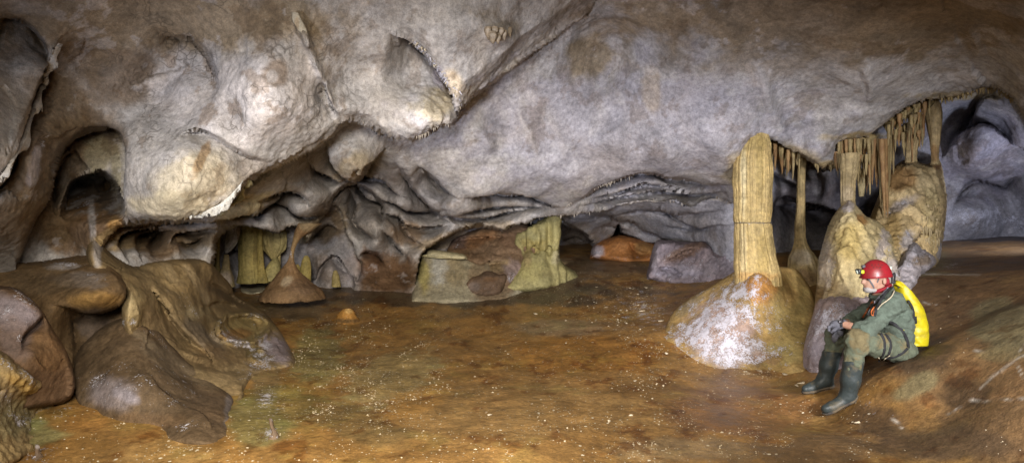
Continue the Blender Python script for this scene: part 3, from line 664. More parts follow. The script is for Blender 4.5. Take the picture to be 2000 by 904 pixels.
o = patch('flowstone_slope', [(183,455),(200,480),(225,500),(262,522),(300,512),(345,506),(400,508),(425,530),(450,558),(460,580),(512,608),(542,640),(566,680),(582,708),(560,722),(500,735),(470,790),(440,800),(380,790),(300,720),(246,650),(240,600),(246,570),(214,543),(176,520),(170,480)],
 [(186,470,5.55),(200,515,5.5),(250,530,5.6),(300,500,6.2),(400,515,6.9),(448,565,7.7),(510,612,8.2),(540,640,7.8),(480,640,7.4),(400,600,6.5),(330,560,5.95),(262,570,5.35),(270,620,5.25),(350,680,5.6),(578,706,None,-.05),(520,720,None,-.1),(460,740,5.75),(300,700,5.35),(440,690,6.2)], 12, .25, (.20,.145,.075),
 [((350,545,60,36,30),(.30,.215,.105),.85),((390,560,14,50,-35),(.36,.28,.17),.7),((330,530,12,40,-35),(.33,.25,.14),.6),((260,600,24,40),(.30,.235,.125),.85),((190,490,10,40),(.40,.38,.38),.75),((430,560,40,26),(.23,.165,.09),.8),((455,585,50,12,30),(.07,.05,.03),.7),((385,610,30,14),(.30,.24,.14),.7),((320,640,60,30,40),(.15,.105,.055),.8),((400,660,70,20,42),(.12,.10,.08),.7),((420,700,50,30),(.12,.08,.04),.7),((480,640,52,34),(.27,.21,.09),.8),((465,652,30,14),(.24,.13,.045),.8),((540,680,36,26,40),(.26,.22,.25),.8),((500,690,24,20),(.21,.16,.06),.6)], SHINY, (.05,.014,.005),
 lips=[([(418,640),(432,655),(455,664),(490,662),(515,648),(522,632),(505,622),(480,618),(450,622)], -.12, 30),([(420,520),(440,545),(470,560),(490,575)], .12, 20),([(400,545),(440,565),(470,590),(500,596)], .12, 16),([(395,600),(430,590),(470,600)], .10, 14),([(290,560),(320,600),(352,640),(395,680),(420,715)], .16, 40)],
 bands=[([(184,462),(190,500),(220,535),(252,560),(268,600),(275,640)], 20, .09)], bumps=[(555,695,30,16,.10,35),(252,595,26,40,.03)],
 frost=[(.8,466,668,50,10,18),(.7,518,672,14,34,-30),(.6,500,616,36,7),(.7,510,702,26,30),(.6,440,650,10,26,-20),(.5,490,730,20,14),(.4,360,590,50,9,45),(.35,190,480,8,40),(.4,250,630,40,8)], seed=2, rings=[(478,640,46,28,.24),(505,694,16,12,.10)])
tag(o, 'ochre brown flowstone slope with a crusty dried rimmed pool near its foot', 'flowstone')

o = patch('flowstone_boulder', [(150,790),(143,735),(148,695),(173,664),(210,634),(250,622),(300,640),(340,676),(392,720),(450,762),(452,800),(449,856),(430,870),(300,862),(220,835),(165,812)],
 [(150,740,4.9),(150,700,5.1),(212,640,5.32),(255,628,5.36),(300,646,5.42),(342,682,5.6),(395,722,5.72),(452,764,5.7),(440,785,5.1),(300,740,4.75),(230,770,4.6),(440,850,None,.02),(300,845,None,.05),(190,815,None,.05),(380,800,4.65)], 9, .10, (.105,.072,.042),
 [((320,700,60,26,35),(.15,.115,.075),.7),((400,740,16,50,-50),(.20,.15,.09),.6),((280,660,40,10,25),(.19,.15,.10),.6),((225,770,52,40),(.20,.175,.185),.85),((245,772,26,14,30),(.25,.235,.28),.6),((300,820,90,20),(.12,.075,.04),.7),((400,790,50,40),(.10,.068,.042),.7),((445,800,8,50),(.17,.15,.15),.6)], SHINY, (.05,.012,.004),
 frost=[(.36,232,768,40,24,20),(.4,190,740,30,20),(.3,300,650,80,14,35),(.35,350,830,90,10),(.26,320,740,90,50)], seed=3, wet=.35)
tag(o, 'smooth dark brown boulder with a white frosty patch, in front of the slope', 'boulder')

o = patch('frosted_boulder', [(-70,550),(0,559),(36,567),(74,598),(100,640),(128,686),(141,722),(143,768),(100,790),(-70,790)],
 [(-50,600,4.25),(20,592,4.3),(80,640,4.35),(130,720,4.5),(60,700,4.15),(0,680,4.1),(-50,700,4.0),(120,765,4.5),(0,770,4.1)], 10, .13, (.115,.07,.04),
 [((25,610,60,34,20),(.22,.19,.21),.9),((95,690,40,50),(.13,.075,.035),.8),((30,660,40,40),(.16,.12,.11),.7)], SHINY, (.03,.012,.005), lips=[([(40,690),(44,660),(70,630),(88,605)], .06, 20)],
 frost=[(.62,50,592,50,16,35),(.4,10,600,50,40),(.5,40,670,6,20)], seed=4)
tag(o, 'purplish brown boulder with a furry white crystal crest, beside the shelf', 'boulder')

o = patch('crusted_mound', [(-70,668),(0,684),(40,714),(70,736),(112,752),(136,765),(152,790),(140,812),(80,822),(84,860),(40,900),(-70,930)],
 [(-50,700,3.85),(0,702,3.9),(60,745,4.1),(132,775,None,-.05),(60,800,None,-.12),(0,800,3.85),(0,860,3.72),(60,880,None,-.03),(-50,900,3.5)], 16, .2, (.24,.175,.085),
 [((60,760,60,14,30),(.36,.24,.08),.7),((0,780,40,30),(.17,.14,.10),.7),((30,820,40,40),(.20,.18,.10),.7),((110,760,30,10),(.33,.31,.36),.7)], SHINY, (.02,.02,.012),
 frost=[(.6,40,728,70,10,35),(.6,20,790,10,40,-20),(.55,50,820,30,20),(.5,110,768,30,9)], rough=.02, seed=5)
tag(o, 'low ochre mound crusted with white popcorn crystals, at the floor edge', 'mound')

def spike(lab, u, v, h, r, tilt=0):
    D = floor_depth(u, v)-.02; o = loft('stalagmite', [(u+tilt, v-h, r*.35), (u+tilt*.7, v-h*.8, r*.6), (u+tilt*.5, v-h*.5, r*.55), (u, v-h*.2, r*.9), (u-2, v+4, r*1.9)], D, (.13,.09,.06), [((u,v-h,8,8),(.4,.36,.36),.8)], (7,.2), (.22,22), SHINY, 22, frost=[(.6,u,v,r*3,5)], ring=1.6)
    return tag(o, lab, 'stalagmite')
spike('little dark stalagmite with a crystal foot beside the frosty mound', 74, 892, 24, 6, -2)
spike('little dark leaning stalagmite standing alone on the amber floor', 536, 852, 36, 6, -9)

# ---------------- far chamber between the ceiling lobes
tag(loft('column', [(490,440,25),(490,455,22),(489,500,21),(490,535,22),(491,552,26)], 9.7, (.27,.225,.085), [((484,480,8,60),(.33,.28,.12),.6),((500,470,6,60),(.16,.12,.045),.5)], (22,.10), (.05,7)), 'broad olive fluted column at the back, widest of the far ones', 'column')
tag(loft('column', [(509,442,5),(508,480,5),(510,520,6),(514,552,11)], 9.6, (.29,.235,.085), (), (7,.14), (.10,9), seg=24), 'thin olive column hugging the broad fluted one', 'column')
tag(loft('curtain', [(532,444,25),(533,470,24),(534,488,18),(533,500,9),(533,506,4)], 9.8, (.31,.26,.12), [((530,460,6,40),(.16,.13,.06),.6)], (16,.30), (.10,8), sq=.35), 'olive fluted drapery hanging beside the far columns', 'drapery')
tag(loft('stalagmite', [(538,503,3),(536,512,9),(532,528,15),(530,548,17)], 9.75, (.30,.265,.12), (), (9,.12), (.10,9), seg=32), 'rounded olive stalagmite under the far hanging drapery', 'stalagmite')
tag(loft('curtain', [(459,442,10),(456,460,12),(451,476,10),(446,488,6),(442,494,2)], 9.5, (.50,.47,.44), [((466,455,5,30),(.28,.2,.11),.8)], (8,.25), (.10,8), sq=.4), 'small white drapery with frayed foot in the far chamber', 'drapery')
tag(loft('stalagmite', [(442,497,4),(442,510,6),(441,524,8),(440,536,13),(440,560,18)], 9.2, (.27,.215,.12), [((440,545,16,14),(.30,.25,.22),.8)], (7,.12), (.12,9), seg=28), 'slim tan stalagmite on a lumpy pink foot, beside the slope', 'stalagmite')
tag(loft('column', [(424,452,7),(424,480,5),(423,510,5),(422,545,9)], 9.3, (.30,.235,.10), (), (7,.14), (.10,9), seg=24), 'slim brownish column at the dark end of the far chamber', 'column')
tag(loft('column', [(546,446,4),(546,470,3.2),(545,500,3),(545,530,4),(545,552,6)], 9.9, (.33,.27,.12), (), (6,.14), (.10,9), seg=20), 'hair thin pale column between the far drapery and the brown cone', 'column')
tag(loft('stalagmite', [(598,499,3),(598,506,7),(597,520,10),(596,535,11),(596,556,11)], 9.5, (.36,.29,.10), (), (9,.12), (.10,9), seg=28), 'yellow rounded stalagmite behind the brown flared cone', 'stalagmite')
tag(loft('stalagmite', [(581,516,2),(581,522,5),(580,540,6),(580,552,7)], 9.5, (.32,.25,.09), (), (6,.12), (.10,9), seg=20), 'short yellow stalagmite close behind the brown flared cone', 'stalagmite')
tag(loft('stalagmite', [(655,528,3),(656,540,7),(657,560,9)], 10.0, (.30,.24,.10), (), (6,.12), (.10,9), seg=20), 'stubby olive stalagmite against the far brown wall', 'stalagmite')
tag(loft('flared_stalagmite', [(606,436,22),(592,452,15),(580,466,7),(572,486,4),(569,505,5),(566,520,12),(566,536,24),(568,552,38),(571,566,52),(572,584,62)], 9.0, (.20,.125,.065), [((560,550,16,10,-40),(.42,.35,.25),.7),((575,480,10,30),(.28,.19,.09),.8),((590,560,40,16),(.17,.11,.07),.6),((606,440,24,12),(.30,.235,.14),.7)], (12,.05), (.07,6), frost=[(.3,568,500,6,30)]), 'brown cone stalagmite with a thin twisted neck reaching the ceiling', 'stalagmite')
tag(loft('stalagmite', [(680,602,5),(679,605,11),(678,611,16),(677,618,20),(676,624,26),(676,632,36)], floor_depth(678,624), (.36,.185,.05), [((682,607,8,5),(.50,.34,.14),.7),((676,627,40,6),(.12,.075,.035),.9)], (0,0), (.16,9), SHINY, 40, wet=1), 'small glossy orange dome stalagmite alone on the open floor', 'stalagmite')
tag(patch('low_rim', [(470,558),(490,554),(515,556),(518,566),(500,572),(474,570)], [(475,562,None,-.1),(510,562,None,-.1),(492,556,None,-.02),(492,568,None,-.12)], 6, .12, (.36,.33,.24), frost=[(.4,490,562,26,8)], seed=6), 'pale low rimstone at the foot of the far columns', 'rimstone')

# ---------------- flowstone bank under the mid wall
tag(patch('flowstone_bank', [(874,490),(884,470),(905,456),(940,446),(990,440),(1030,440),(1046,480),(1052,520),(1054,548),(1020,572),(985,560),(965,535),(940,520),(912,508)],
 [(880,490,10.1),(900,465,10.4),(960,450,10.3),(1020,450,10.2),(1020,520,9.8),(945,520,9.65),(912,512,9.72),(985,545,9.5),(1000,558,9.6),(1040,540,9.7)], 8, .10, (.175,.115,.07), [((930,470,50,16,-20),(.23,.12,.055),.7),((890,470,24,20),(.14,.10,.09),.7),((900,530,40,20),(.21,.17,.12),.7),((970,520,36,12,-10),(.25,.185,.10),.7),((1000,530,20,24),(.24,.19,.19),.7),((1000,470,30,20),(.15,.09,.055),.6)], SHINY, (.05,.035,.015),
 lips=[([(870,480),(900,466),(950,462),(1000,460)], .15, 20),([(925,522),(960,512),(990,512)], .15, 14)], frost=[(.45,998,545,14,16),(.3,900,480,40,6)], rough=.02, push=.45, seed=7), 'rusty brown flowstone bank between the pale basin and the yellow column', 'flowstone')
b_ = patch('rimstone_basin', [(800,590),(812,545),(822,508),(832,497),(870,498),(905,502),(935,508),(975,522),(1012,545),(1020,592),(800,594)], [(830,500,9.75),(880,500,9.75),(925,508,9.85),(975,525,9.75),(1010,560,9.6),(820,550,9.55),(940,545,9.55),(1000,588,9.3),(860,545,9.45),(905,552,9.5),(860,560,9.40),(820,585,9.18),(860,588,9.1),(930,588,9.2)], 12, .28, (.30,.27,.19), [((828,540,14,40),(.34,.29,.10),.8),((860,520,20,40),(.40,.40,.38),.7),((890,535,24,30),(.27,.225,.14),.7),((960,560,50,50),(.20,.145,.09),1.0),((935,540,24,40),(.21,.16,.10),.8)], SHINY, (.02,.014,.006), flute=(3.5,.03,lambda u, v: sst(520,560,v)), frost=[(.2,860,550,40,20)], push=.45, seed=8)
tag(b_, 'pale green flowstone basin with a cream rim, against the brown bank', 'flowstone')
rim = tube('rim', [at(824,500,10.15), at(838,499,10.05), at(860,501,10.0), at(885,502,10.01), at(912,505,10.11)], [.015,.03,.035,.03,.012], None, 10)
rim_top = patch('cream_rim', [(834,500),(836,491),(845,489),(870,492),(898,496),(910,501),(904,505),(870,503)], [(840,492,9.6),(900,498,9.6),(870,496,9.55),(870,502,9.5)], 4, .08, (.48,.44,.29), (), FLOWSTONE, (.01,.01,.005), skirt=.4, push=.42, seed=9); rim_top.parent = b_
rim.name = 'rim'; rim.parent = b_; rim.data.materials.clear(); rim.data.materials.append(None)
tag(patch('boulder', [(905,552),(918,541),(936,537),(950,530),(972,533),(986,530),(993,541),(986,560),(976,576),(930,580),(910,570)], [(920,550,9.45),(950,540,9.4),(980,545,9.45),(950,562,9.3),(925,564,9.35)], 9, .25, (.13,.085,.055), [((925,560,14,10),(.22,.18,.16),.6),((960,545,20,6),(.16,.09,.045),.7)], SHINY, (.03,.02,.01), frost=[(.4,960,562,20,4)], push=.45, seed=10), 'low dark brown boulder at the foot of the rusty bank', 'boulder')
tag(patch('fluted_flowstone', [(1004,474),(1020,452),(1050,438),(1075,420),(1094,416),(1093,450),(1091,485),(1093,505),(1106,522),(1132,538),(1134,548),(1070,566),(985,570),(1004,536),(1020,505)],
 [(1020,465,10.1),(1060,445,10.0),(1088,430,10.0),(1088,490,9.95),(1040,490,9.85),(1105,530,9.9),(1060,530,9.65),(1020,545,9.6),(1060,555,9.55),(1122,542,10.1)], 10, .3, (.29,.26,.12), [((1030,500,10,24),(.22,.16,.08),.6),((1060,535,24,10),(.24,.20,.10),.6),((1080,450,16,40),(.40,.35,.15),.7),((1045,480,30,16),(.32,.25,.08),.6),((1040,530,40,20),(.30,.27,.11),.6),((1085,505,10,16),(.5,.46,.30),.6)], SHINY, (.02,.014,.006), flute=(5.5,.10,lambda u, v: .35+sst(520,470,v)), lips=[([(1015,478),(1040,484),(1070,486),(1092,484)], .08, 16)], push=.4, seed=11), 'greenish yellow fluted flowstone curtain flaring onto the floor', 'flowstone')
tag(patch('boulder', [(1152,505),(1160,480),(1180,470),(1210,462),(1240,466),(1270,474),(1284,480),(1284,505),(1260,516),(1200,512)], [(1165,495,12.2),(1210,475,12.2),(1270,485,12.0),(1220,500,11.9),(1270,505,11.9)], 12, .35, (.29,.125,.040), [((1165,490,16,14),(.46,.42,.46),.8),((1210,480,20,10),(.34,.16,.06),.7),((1260,485,24,16),(.34,.20,.08),.7)], SHINY, (.05,.03,.01), frost=[(.55,1165,492,20,10),(.45,1220,503,60,4)], seed=12, lips=[([(1230,470),(1245,490),(1270,492)], .15, 20)]), 'rusty orange boulder in the mouth of the low tunnel', 'boulder')
tag(patch('boulder', [(1262,545),(1268,520),(1276,490),(1283,472),(1300,470),(1345,474),(1380,474),(1398,490),(1425,488),(1448,486),(1452,560),(1380,560),(1310,556)], [(1275,520,10.2),(1290,490,10.2),(1350,480,9.9),(1400,495,9.6),(1440,500,9.4),(1300,535,10.0),(1350,540,9.7),(1430,545,9.3)], 12, .35, (.215,.18,.20), [((1340,490,50,14,-25),(.20,.125,.085),.8),((1330,530,60,14),(.30,.28,.34),.8),((1400,520,40,20),(.19,.17,.19),.6),((1280,500,8,30),(.34,.30,.33),.6)], SHINY, (.06,.045,.018), lips=[([(1285,523),(1305,522),(1325,530),(1335,536)], .2, 10),([(1290,515),(1330,495),(1370,480)], .08, 16)], frost=[(.4,1330,540,60,10),(.35,1350,510,60,24)], rough=.03, seed=13), 'lilac grey rough boulder bank beside the tall column', 'boulder')

# ---------------- the tall column on its mound
col_t = thing('tall_column', 'tall thick ribbed column, cracked across, on a broad frosted mound', 'column', tuple(at(1478,540,7.4)))
YC = (.42,.315,.14)
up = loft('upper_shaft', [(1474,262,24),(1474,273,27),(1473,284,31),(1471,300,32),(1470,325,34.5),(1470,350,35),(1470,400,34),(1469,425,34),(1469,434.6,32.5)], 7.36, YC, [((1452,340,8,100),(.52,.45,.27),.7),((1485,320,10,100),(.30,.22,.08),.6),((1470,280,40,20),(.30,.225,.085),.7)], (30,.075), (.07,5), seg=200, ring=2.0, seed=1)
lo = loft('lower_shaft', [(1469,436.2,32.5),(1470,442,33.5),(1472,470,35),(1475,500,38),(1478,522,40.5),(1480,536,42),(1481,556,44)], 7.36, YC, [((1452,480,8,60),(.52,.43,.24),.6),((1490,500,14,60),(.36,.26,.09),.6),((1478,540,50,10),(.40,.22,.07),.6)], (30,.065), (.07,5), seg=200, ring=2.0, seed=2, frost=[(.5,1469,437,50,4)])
lat = rng.normal(size=(1,))
cr = loft('crack_crust', [(1469,431,29),(1469,436,31),(1469,440,29)], 7.36, (.20,.16,.10), (), (40,.1), (.06,9), seg=90, ring=1.5, frost=[(.35,1469,437,60,6)])
md = patch('base_mound', [(1300,645),(1318,610),(1350,582),(1390,560),(1425,538),(1450,525),(1490,520),(1525,522),(1556,528),(1580,560),(1590,590),(1588,630),(1578,690),(1572,728),(1550,752),(1440,756),(1360,742),(1315,712),(1290,672)],
 [(1305,650,None,-.02),(1350,592,7.75),(1430,540,7.55),(1480,540,7.05),(1550,540,7.5),(1585,600,7.25),(1440,600,7.0),(1380,640,7.08),(1500,620,6.92),(1400,600,7.25),(1565,690,6.58),(1440,716,None,-.02),(1345,692,None,-.03),(1302,655,None,-.02),(1500,720,None,-.02),(1440,752,None,.25),(1330,718,None,.2),(1550,750,None,.2),(1440,660,6.84)], 5, .05, (.30,.20,.075),
 [((1490,560,36,34,20),(.34,.165,.045),.9),((1545,620,40,90),(.30,.225,.085),.9),((1400,640,80,60),(.33,.24,.22),.8),((1340,600,40,12,-35),(.20,.16,.09),.7),((1440,690,80,30),(.34,.29,.30),.7),((1530,690,40,30),(.33,.27,.11),.7),((1540,580,20,30),(.33,.205,.075),.6),((1500,700,40,12),(.22,.11,.04),.5)], SHINY, (.025,.014,.006),
 frost=[(.82,1400,625,100,60,-30),(.85,1370,655,80,50),(.8,1430,680,110,50),(.75,1440,575,60,40,-40),(.6,1480,620,50,70),(.5,1510,640,36,40)], seed=14, wet=.2)
for q in (up, lo, cr, md): under(q, col_t)
for nm_, lb in (('upper_shaft', None),): pass

DRIPS = []
# ---------------- thin column, frosted mass, cone and the big flowstone behind the man
tag(loft('thin_column', [(1566,296,10),(1566,310,8),(1565,350,7),(1564,400,7.5),(1562,440,9),(1563,470,10),(1565,486,15),(1567,500,22),(1568,515,26),(1570,535,30),(1572,560,34)], 8.3, (.36,.275,.135), [((1566,505,26,20),(.40,.35,.28),.7),((1566,350,8,60),(.34,.25,.11),.5),((1572,540,30,20),(.22,.14,.08),.7)], (12,.14), (.09,7), seg=60), 'slender pale column with a bulbous foot, next to the tall thick one', 'column')
cone = patch('cone_stalagmite', [(1590,620),(1596,560),(1598,520),(1608,480),(1620,440),(1634,415),(1648,398),(1658,392),(1668,398),(1690,424),(1718,436),(1745,470),(1756,510),(1762,560),(1755,640),(1640,660)],
 [(1600,560,6.75),(1612,480,6.9),(1640,420,6.85),(1658,398,6.8),(1690,432,6.85),(1730,480,6.9),(1660,440,6.6),(1650,500,6.4),(1700,500,6.5),(1660,560,6.25),(1730,560,6.5),(1640,610,6.2),(1720,640,6.3)], 16, .34, (.46,.375,.20),
 [((1660,470,30,50),(.46,.34,.115),.7),((1615,520,20,60),(.54,.48,.40),.8),((1655,405,14,18),(.46,.41,.40),.8),((1680,430,14,10,45),(.34,.17,.05),.8),((1720,480,14,40,20),(.44,.39,.38),.8),((1700,520,30,24),(.30,.23,.10),.6),((1640,570,30,30),(.28,.20,.10),.7),((1600,590,14,40),(.22,.14,.06),.8),((1735,530,30,30),(.45,.41,.43),.7)], FLOWSTONE, (.05,.03,.012),
 flute=(6.5,.075,lambda u, v: .4+.6*sst(430,500,v)), frost=[(.45,1655,410,16,20),(.5,1725,500,14,40,-15),(.5,1735,530,36,30),(.35,1612,500,14,60)], rough=.03, seed=15)
tag(cone, 'pointed tan stalagmite cone streaked with white, behind the helmet', 'stalagmite')
tag(patch('frosted_flowstone', [(1568,720),(1570,690),(1578,650),(1590,612),(1600,585),(1640,572),(1690,572),(1740,590),(1745,640),(1730,720),(1640,760),(1590,740)], [(1575,700,6.2),(1590,630,6.3),(1640,585,6.2),(1700,590,6.15),(1740,640,6.2),(1640,660,5.95),(1600,700,6.05),(1600,725,None,-.05),(1700,700,6.0)], 16, .3, (.30,.25,.26), [((1640,600,60,24),(.28,.20,.16),.6),((1600,690,24,40),(.36,.33,.38),.7),((1660,630,40,30),(.33,.29,.31),.6)], FLOWSTONE, (.02,.02,.010), frost=[(.62,1620,640,70,70),(.6,1590,720,24,16)], rough=.02, seed=16), 'lilac white frosted flowstone mass behind the boots of the seated man', 'flowstone')
big = patch('big_flowstone', [(1690,480),(1700,430),(1716,388),(1732,350),(1752,322),(1775,312),(1798,318),(1815,322),(1824,306),(1834,312),(1842,345),(1848,390),(1844,440),(1838,480),(1834,505),(1815,530),(1770,560),(1735,590),(1690,570)],
 [(1700,470,7.4),(1730,400,7.8),(1755,335,7.95),(1790,325,8.0),(1830,330,8.1),(1842,400,8.0),(1835,490,7.7),(1790,400,7.6),(1770,460,7.25),(1800,520,7.2),(1745,520,7.0),(1740,560,6.8),(1815,440,7.5)], 14, .4, (.48,.37,.20),
 [((1760,350,40,30),(.27,.15,.055),.85),((1810,360,26,40),(.48,.39,.23),.7),((1830,320,12,16),(.28,.14,.05),.8),((1760,400,40,14,-30),(.40,.36,.36),.7),((1815,430,24,60),(.52,.42,.22),.8),((1775,470,16,30,20),(.44,.41,.42),.8),((1745,450,20,40),(.33,.23,.09),.7),((1740,530,30,20),(.42,.39,.42),.7),((1836,490,8,24),(.5,.48,.52),.8)], FLOWSTONE, (.05,.03,.012),
 lips=[([(1740,505),(1760,500),(1778,486),(1790,462),(1800,430)], .12, 20)], flute=(6.5,.10,lambda u, v: blob(u,v,1815,435,34,70)+.7*blob(u,v,1755,495,26,24)+.2), bumps=[(1762,372,14,10,.10,-20),(1790,345,14,9,.12)],
 frost=[(.5,1770,470,14,40,15),(.55,1745,535,40,24),(.5,1836,490,8,24),(.4,1760,400,40,10,-30)], rough=.03, seed=17)
for rv_, n0, x0, x1 in ((404,7,1806,1836),(424,8,1800,1838),(446,9,1802,1838),(468,7,1806,1836),(500,6,1748,1766)):
    for k in range(n0): DRIPS.append((x0+(x1-x0)*(k+random.random()*.7)/n0, rv_+random.uniform(-5, 5)))
tag(big, 'large tan flowstone mass with rows of drip teeth on its flank', 'flowstone')
tag(patch('frosted_lump', [(1742,560),(1752,520),(1768,490),(1786,474),(1800,486),(1822,500),(1826,515),(1800,535),(1790,560),(1760,575)], [(1750,550,6.75),(1785,485,7.0),(1820,508,7.1),(1785,530,6.75),(1770,560,6.6)], 12, .3, (.37,.34,.36), [((1800,508,18,12),(.17,.12,.07),.8),((1785,490,10,16),(.5,.48,.52),.7)], FLOWSTONE, (.02,.02,.012), flute=(8,.07,lambda u, v: blob(u,v,1805,508,18,16)), frost=[(.6,1780,500,20,40,15),(.5,1770,550,30,20)], rough=.03, seed=18), 'white frosted lump at the foot of the large tan flowstone', 'flowstone')

# ---------------- stalactites: one thing per hanging cluster, every stalactite a part
def stal_mesh(nm, seed, sharp=1.0, seg=9, n=12):
    "unit stalactite: radius 1 at the root, length 1, pointing down"
    t = np.linspace(0, 1, n); r = (1-t**1.6*.82)*(1+.10*np.sin(t*17+seed)); r[-1] = .10
    a = np.arange(seg)*2*math.pi/seg; an = rng.normal(0, .10, (1, seg)); wob_ = .35*np.stack([np.sin(t*3+seed), np.cos(t*2.6+seed*2)], -1)*t[:, None]
    V = np.stack([(r[:, None]*np.cos(a)*(1+an))+wob_[:, :1], (r[:, None]*np.sin(a)*(1+an))+wob_[:, 1:], -t[:, None]+0*a], -1).reshape(-1, 3)
    V = np.vstack([V, [0, 0, 0], [0, 0, -1.02]+np.r_[wob_[-1], 0]]); k = np.arange(seg); k2 = (k+1) % seg
    Q = np.vstack([grid_quads(n, seg, True)[:, ::-1], np.stack([k, k2, np.full(seg, n*seg), np.full(seg, n*seg)], -1), np.stack([(n-1)*seg+k2, (n-1)*seg+k, np.full(seg, n*seg+1), np.full(seg, n*seg+1)], -1)])
    f = [tuple(q[:3]) if q[2] == q[3] else tuple(q) for q in Q.tolist()]
    me = bpy.data.meshes.new(nm); me.from_pydata(V.tolist(), [], f); me.polygons.foreach_set('use_smooth', np.ones(len(f), bool)); return me
def stone_mat(name, c1, c2, rough=.7):
    M = NT(name); pos = M.n('ShaderNodeNewGeometry').outputs['Position']
    n1 = M.noise(pos, 9, 4, .6); n2 = M.noise(pos, 70, 2, .6)
    c = M.mix(M.rng(n1, .35, .65, 0, 1), (*c1, 1), (*c2, 1)); c = M.mix(1.0, c, M.rng(n2, .3, .7, .75, 1.2), 'MULTIPLY')
    bp = M.n('ShaderNodeBump', {'Strength': .5, 'Distance': .01, 'Height': n2})
    p = M.n('ShaderNodeBsdfPrincipled', {'Base Color': c, 'Roughness': rough, 'Normal': bp.outputs[0]}); M.t.links.new(p.outputs[0], M.out.inputs[0]); return M.m
TAN = stone_mat('tan_calcite', (.30,.225,.095), (.19,.135,.06)); ORANGE = stone_mat('orange_calcite', (.31,.19,.075), (.22,.115,.042)); PALE = stone_mat('pale_calcite', (.52,.45,.32), (.38,.33,.26)); DRIPM = stone_mat('drip_calcite', (.42,.335,.19), (.32,.24,.12)); LILACC = stone_mat('lilac_calcite', (.44,.43,.47), (.32,.31,.35)); GREYT = stone_mat('grey_calcite_tip', (.33,.30,.26), (.26,.22,.17)); CHIP = stone_mat('white_chip', (.58,.50,.36), (.46,.37,.24)); CREAMY = stone_mat('cream_calcite', (.62,.57,.35), (.5,.45,.26))
rim.data.materials[0] = CREAMY
STAL = {m: [stal_mesh('stalactite', k*1.7) for k in range(5)] for m in ('t', 'o', 'p', 'g', 'w', 'd')}
for m, mt in (('t', TAN), ('o', ORANGE), ('p', PALE), ('g', GREYT), ('w', LILACC), ('d', DRIPM)):
    for me in STAL[m]: me.materials.append(mt)
def one(nm, P0, length, rad, kind, parent=None):
    o = bpy.data.objects.new(nm, random.choice(STAL[kind])); COL.objects.link(o); o.location = P0; o.scale = (rad, rad, length); o.rotation_euler = (random.uniform(-.04, .04), random.uniform(-.04, .04), random.uniform(0, 6.3))
    if parent: under(o, parent)
    return o
def cluster(lab, rows, D, kind='t', root_r=10, grp=None):
    "rows = (root polyline, count, length range px, radius range px, depth offset)"
    pm = np.array(rows[0][0], float).mean(0); t = thing('stalactite_cluster', lab, 'stalactites', tuple(at(pm[0], pm[1], D)))
    r0 = np.array(rows[0][0], float)
    rt = tube('root_crust', [at(a, b-root_r*.3, D+.1) for a, b in r0], [root_r/FPX*D]*2, None, 12); V = np.array([x.co for x in rt.data.vertices]); V += .035*np.stack([fbm(V, 14, 3, .6, k) for k in (1, 2, 3)], -1)
    rt.data.vertices.foreach_set('co', V.astype(np.float32).ravel()); rt.data.materials.clear(); rt.data.materials.append({'t': TAN, 'o': ORANGE, 'p': PALE, 'g': GREYT}[kind]); under(rt, t)
    for poly, n, (l0, l1), (a0, a1), dz in rows:
        pl = smooth_poly(poly, 8); s = np.linspace(0, len(pl)-1, n)
        for k in range(n):
            i = s[k]+random.uniform(-.4, .4); i = min(max(i, 0), len(pl)-1.001); p = pl[int(i)]+(pl[int(i)+1]-pl[int(i)])*(i % 1)
            d = D+dz+random.uniform(-.12, .12); one('stalactite', at(p[0]+random.uniform(-2, 2), p[1]-3, d), (l0*.6+(l1*1.1-l0*.6)*random.random()**1.6)/FPX*d, random.uniform(a0*.6, a1*.95)/FPX*d, random.choice((kind, kind, 'o')), t)
    return t
bm_ = np.empty(len(big.data.vertices)*3, np.float32); big.data.vertices.foreach_get('co', bm_); bm_ = bm_.reshape(-1, 3); bu_, bv_ = px(bm_)
for a_, b_ in DRIPS:
    q_ = np.where((bu_-a_)**2+(bv_-b_)**2 < 9)[0]
    if len(q_): d = float(bm_[q_, 1].min())+.005; one('drip', at(a_, b_, d), random.uniform(10, 20)/FPX*d, random.uniform(1.6, 3)/FPX*d, 'd', big)
cluster('olive cluster of hanging stalactites between the thick and slender columns', [([(1497,280),(1515,284),(1535,294),(1560,304)], 26, (22, 52), (3, 5), 0), ([(1500,290),(1530,300),(1556,312)], 20, (16, 44), (2.5, 4.5), .22)], 7.75, 't', 9)
cl2 = cluster('tan shaggy stalactite cluster above the pointed cone', [([(1634,282),(1655,276),(1680,274),(1704,278)], 36, (30, 66), (3, 5), 0), ([(1634,300),(1655,310),(1680,306),(1700,304)], 28, (24, 56), (3, 5), -.15), ([(1640,320),(1662,335),(1690,338),(1700,340)], 22, (16, 40), (2.5, 4), .05)], 7.5, 't', 13)
tag(loft('column', [(1660,300,17),(1659,330,15),(1657,352,13),(1656,380,12),(1657,404,12)], 7.2, (.35,.27,.14), [((1656,380,14,20),(.34,.28,.2),.6)], (12,.18), (.10,8), seg=48), 'ragged tan column joining the shaggy cluster to the pointed cone', 'column')
tag(loft('curtain', [(1682,330,10),(1683,360,7),(1682,384,4)], 7.6, (.36,.30,.17), (), (6,.2), (.12,8), seg=24), 'narrow tan drapery beside the ragged column', 'drapery')
dr = thing('straw_curtain', 'curtain of long straight orange tan stalactites beside the dark gap', 'stalactites', tuple(at(1722,280,7.6)))
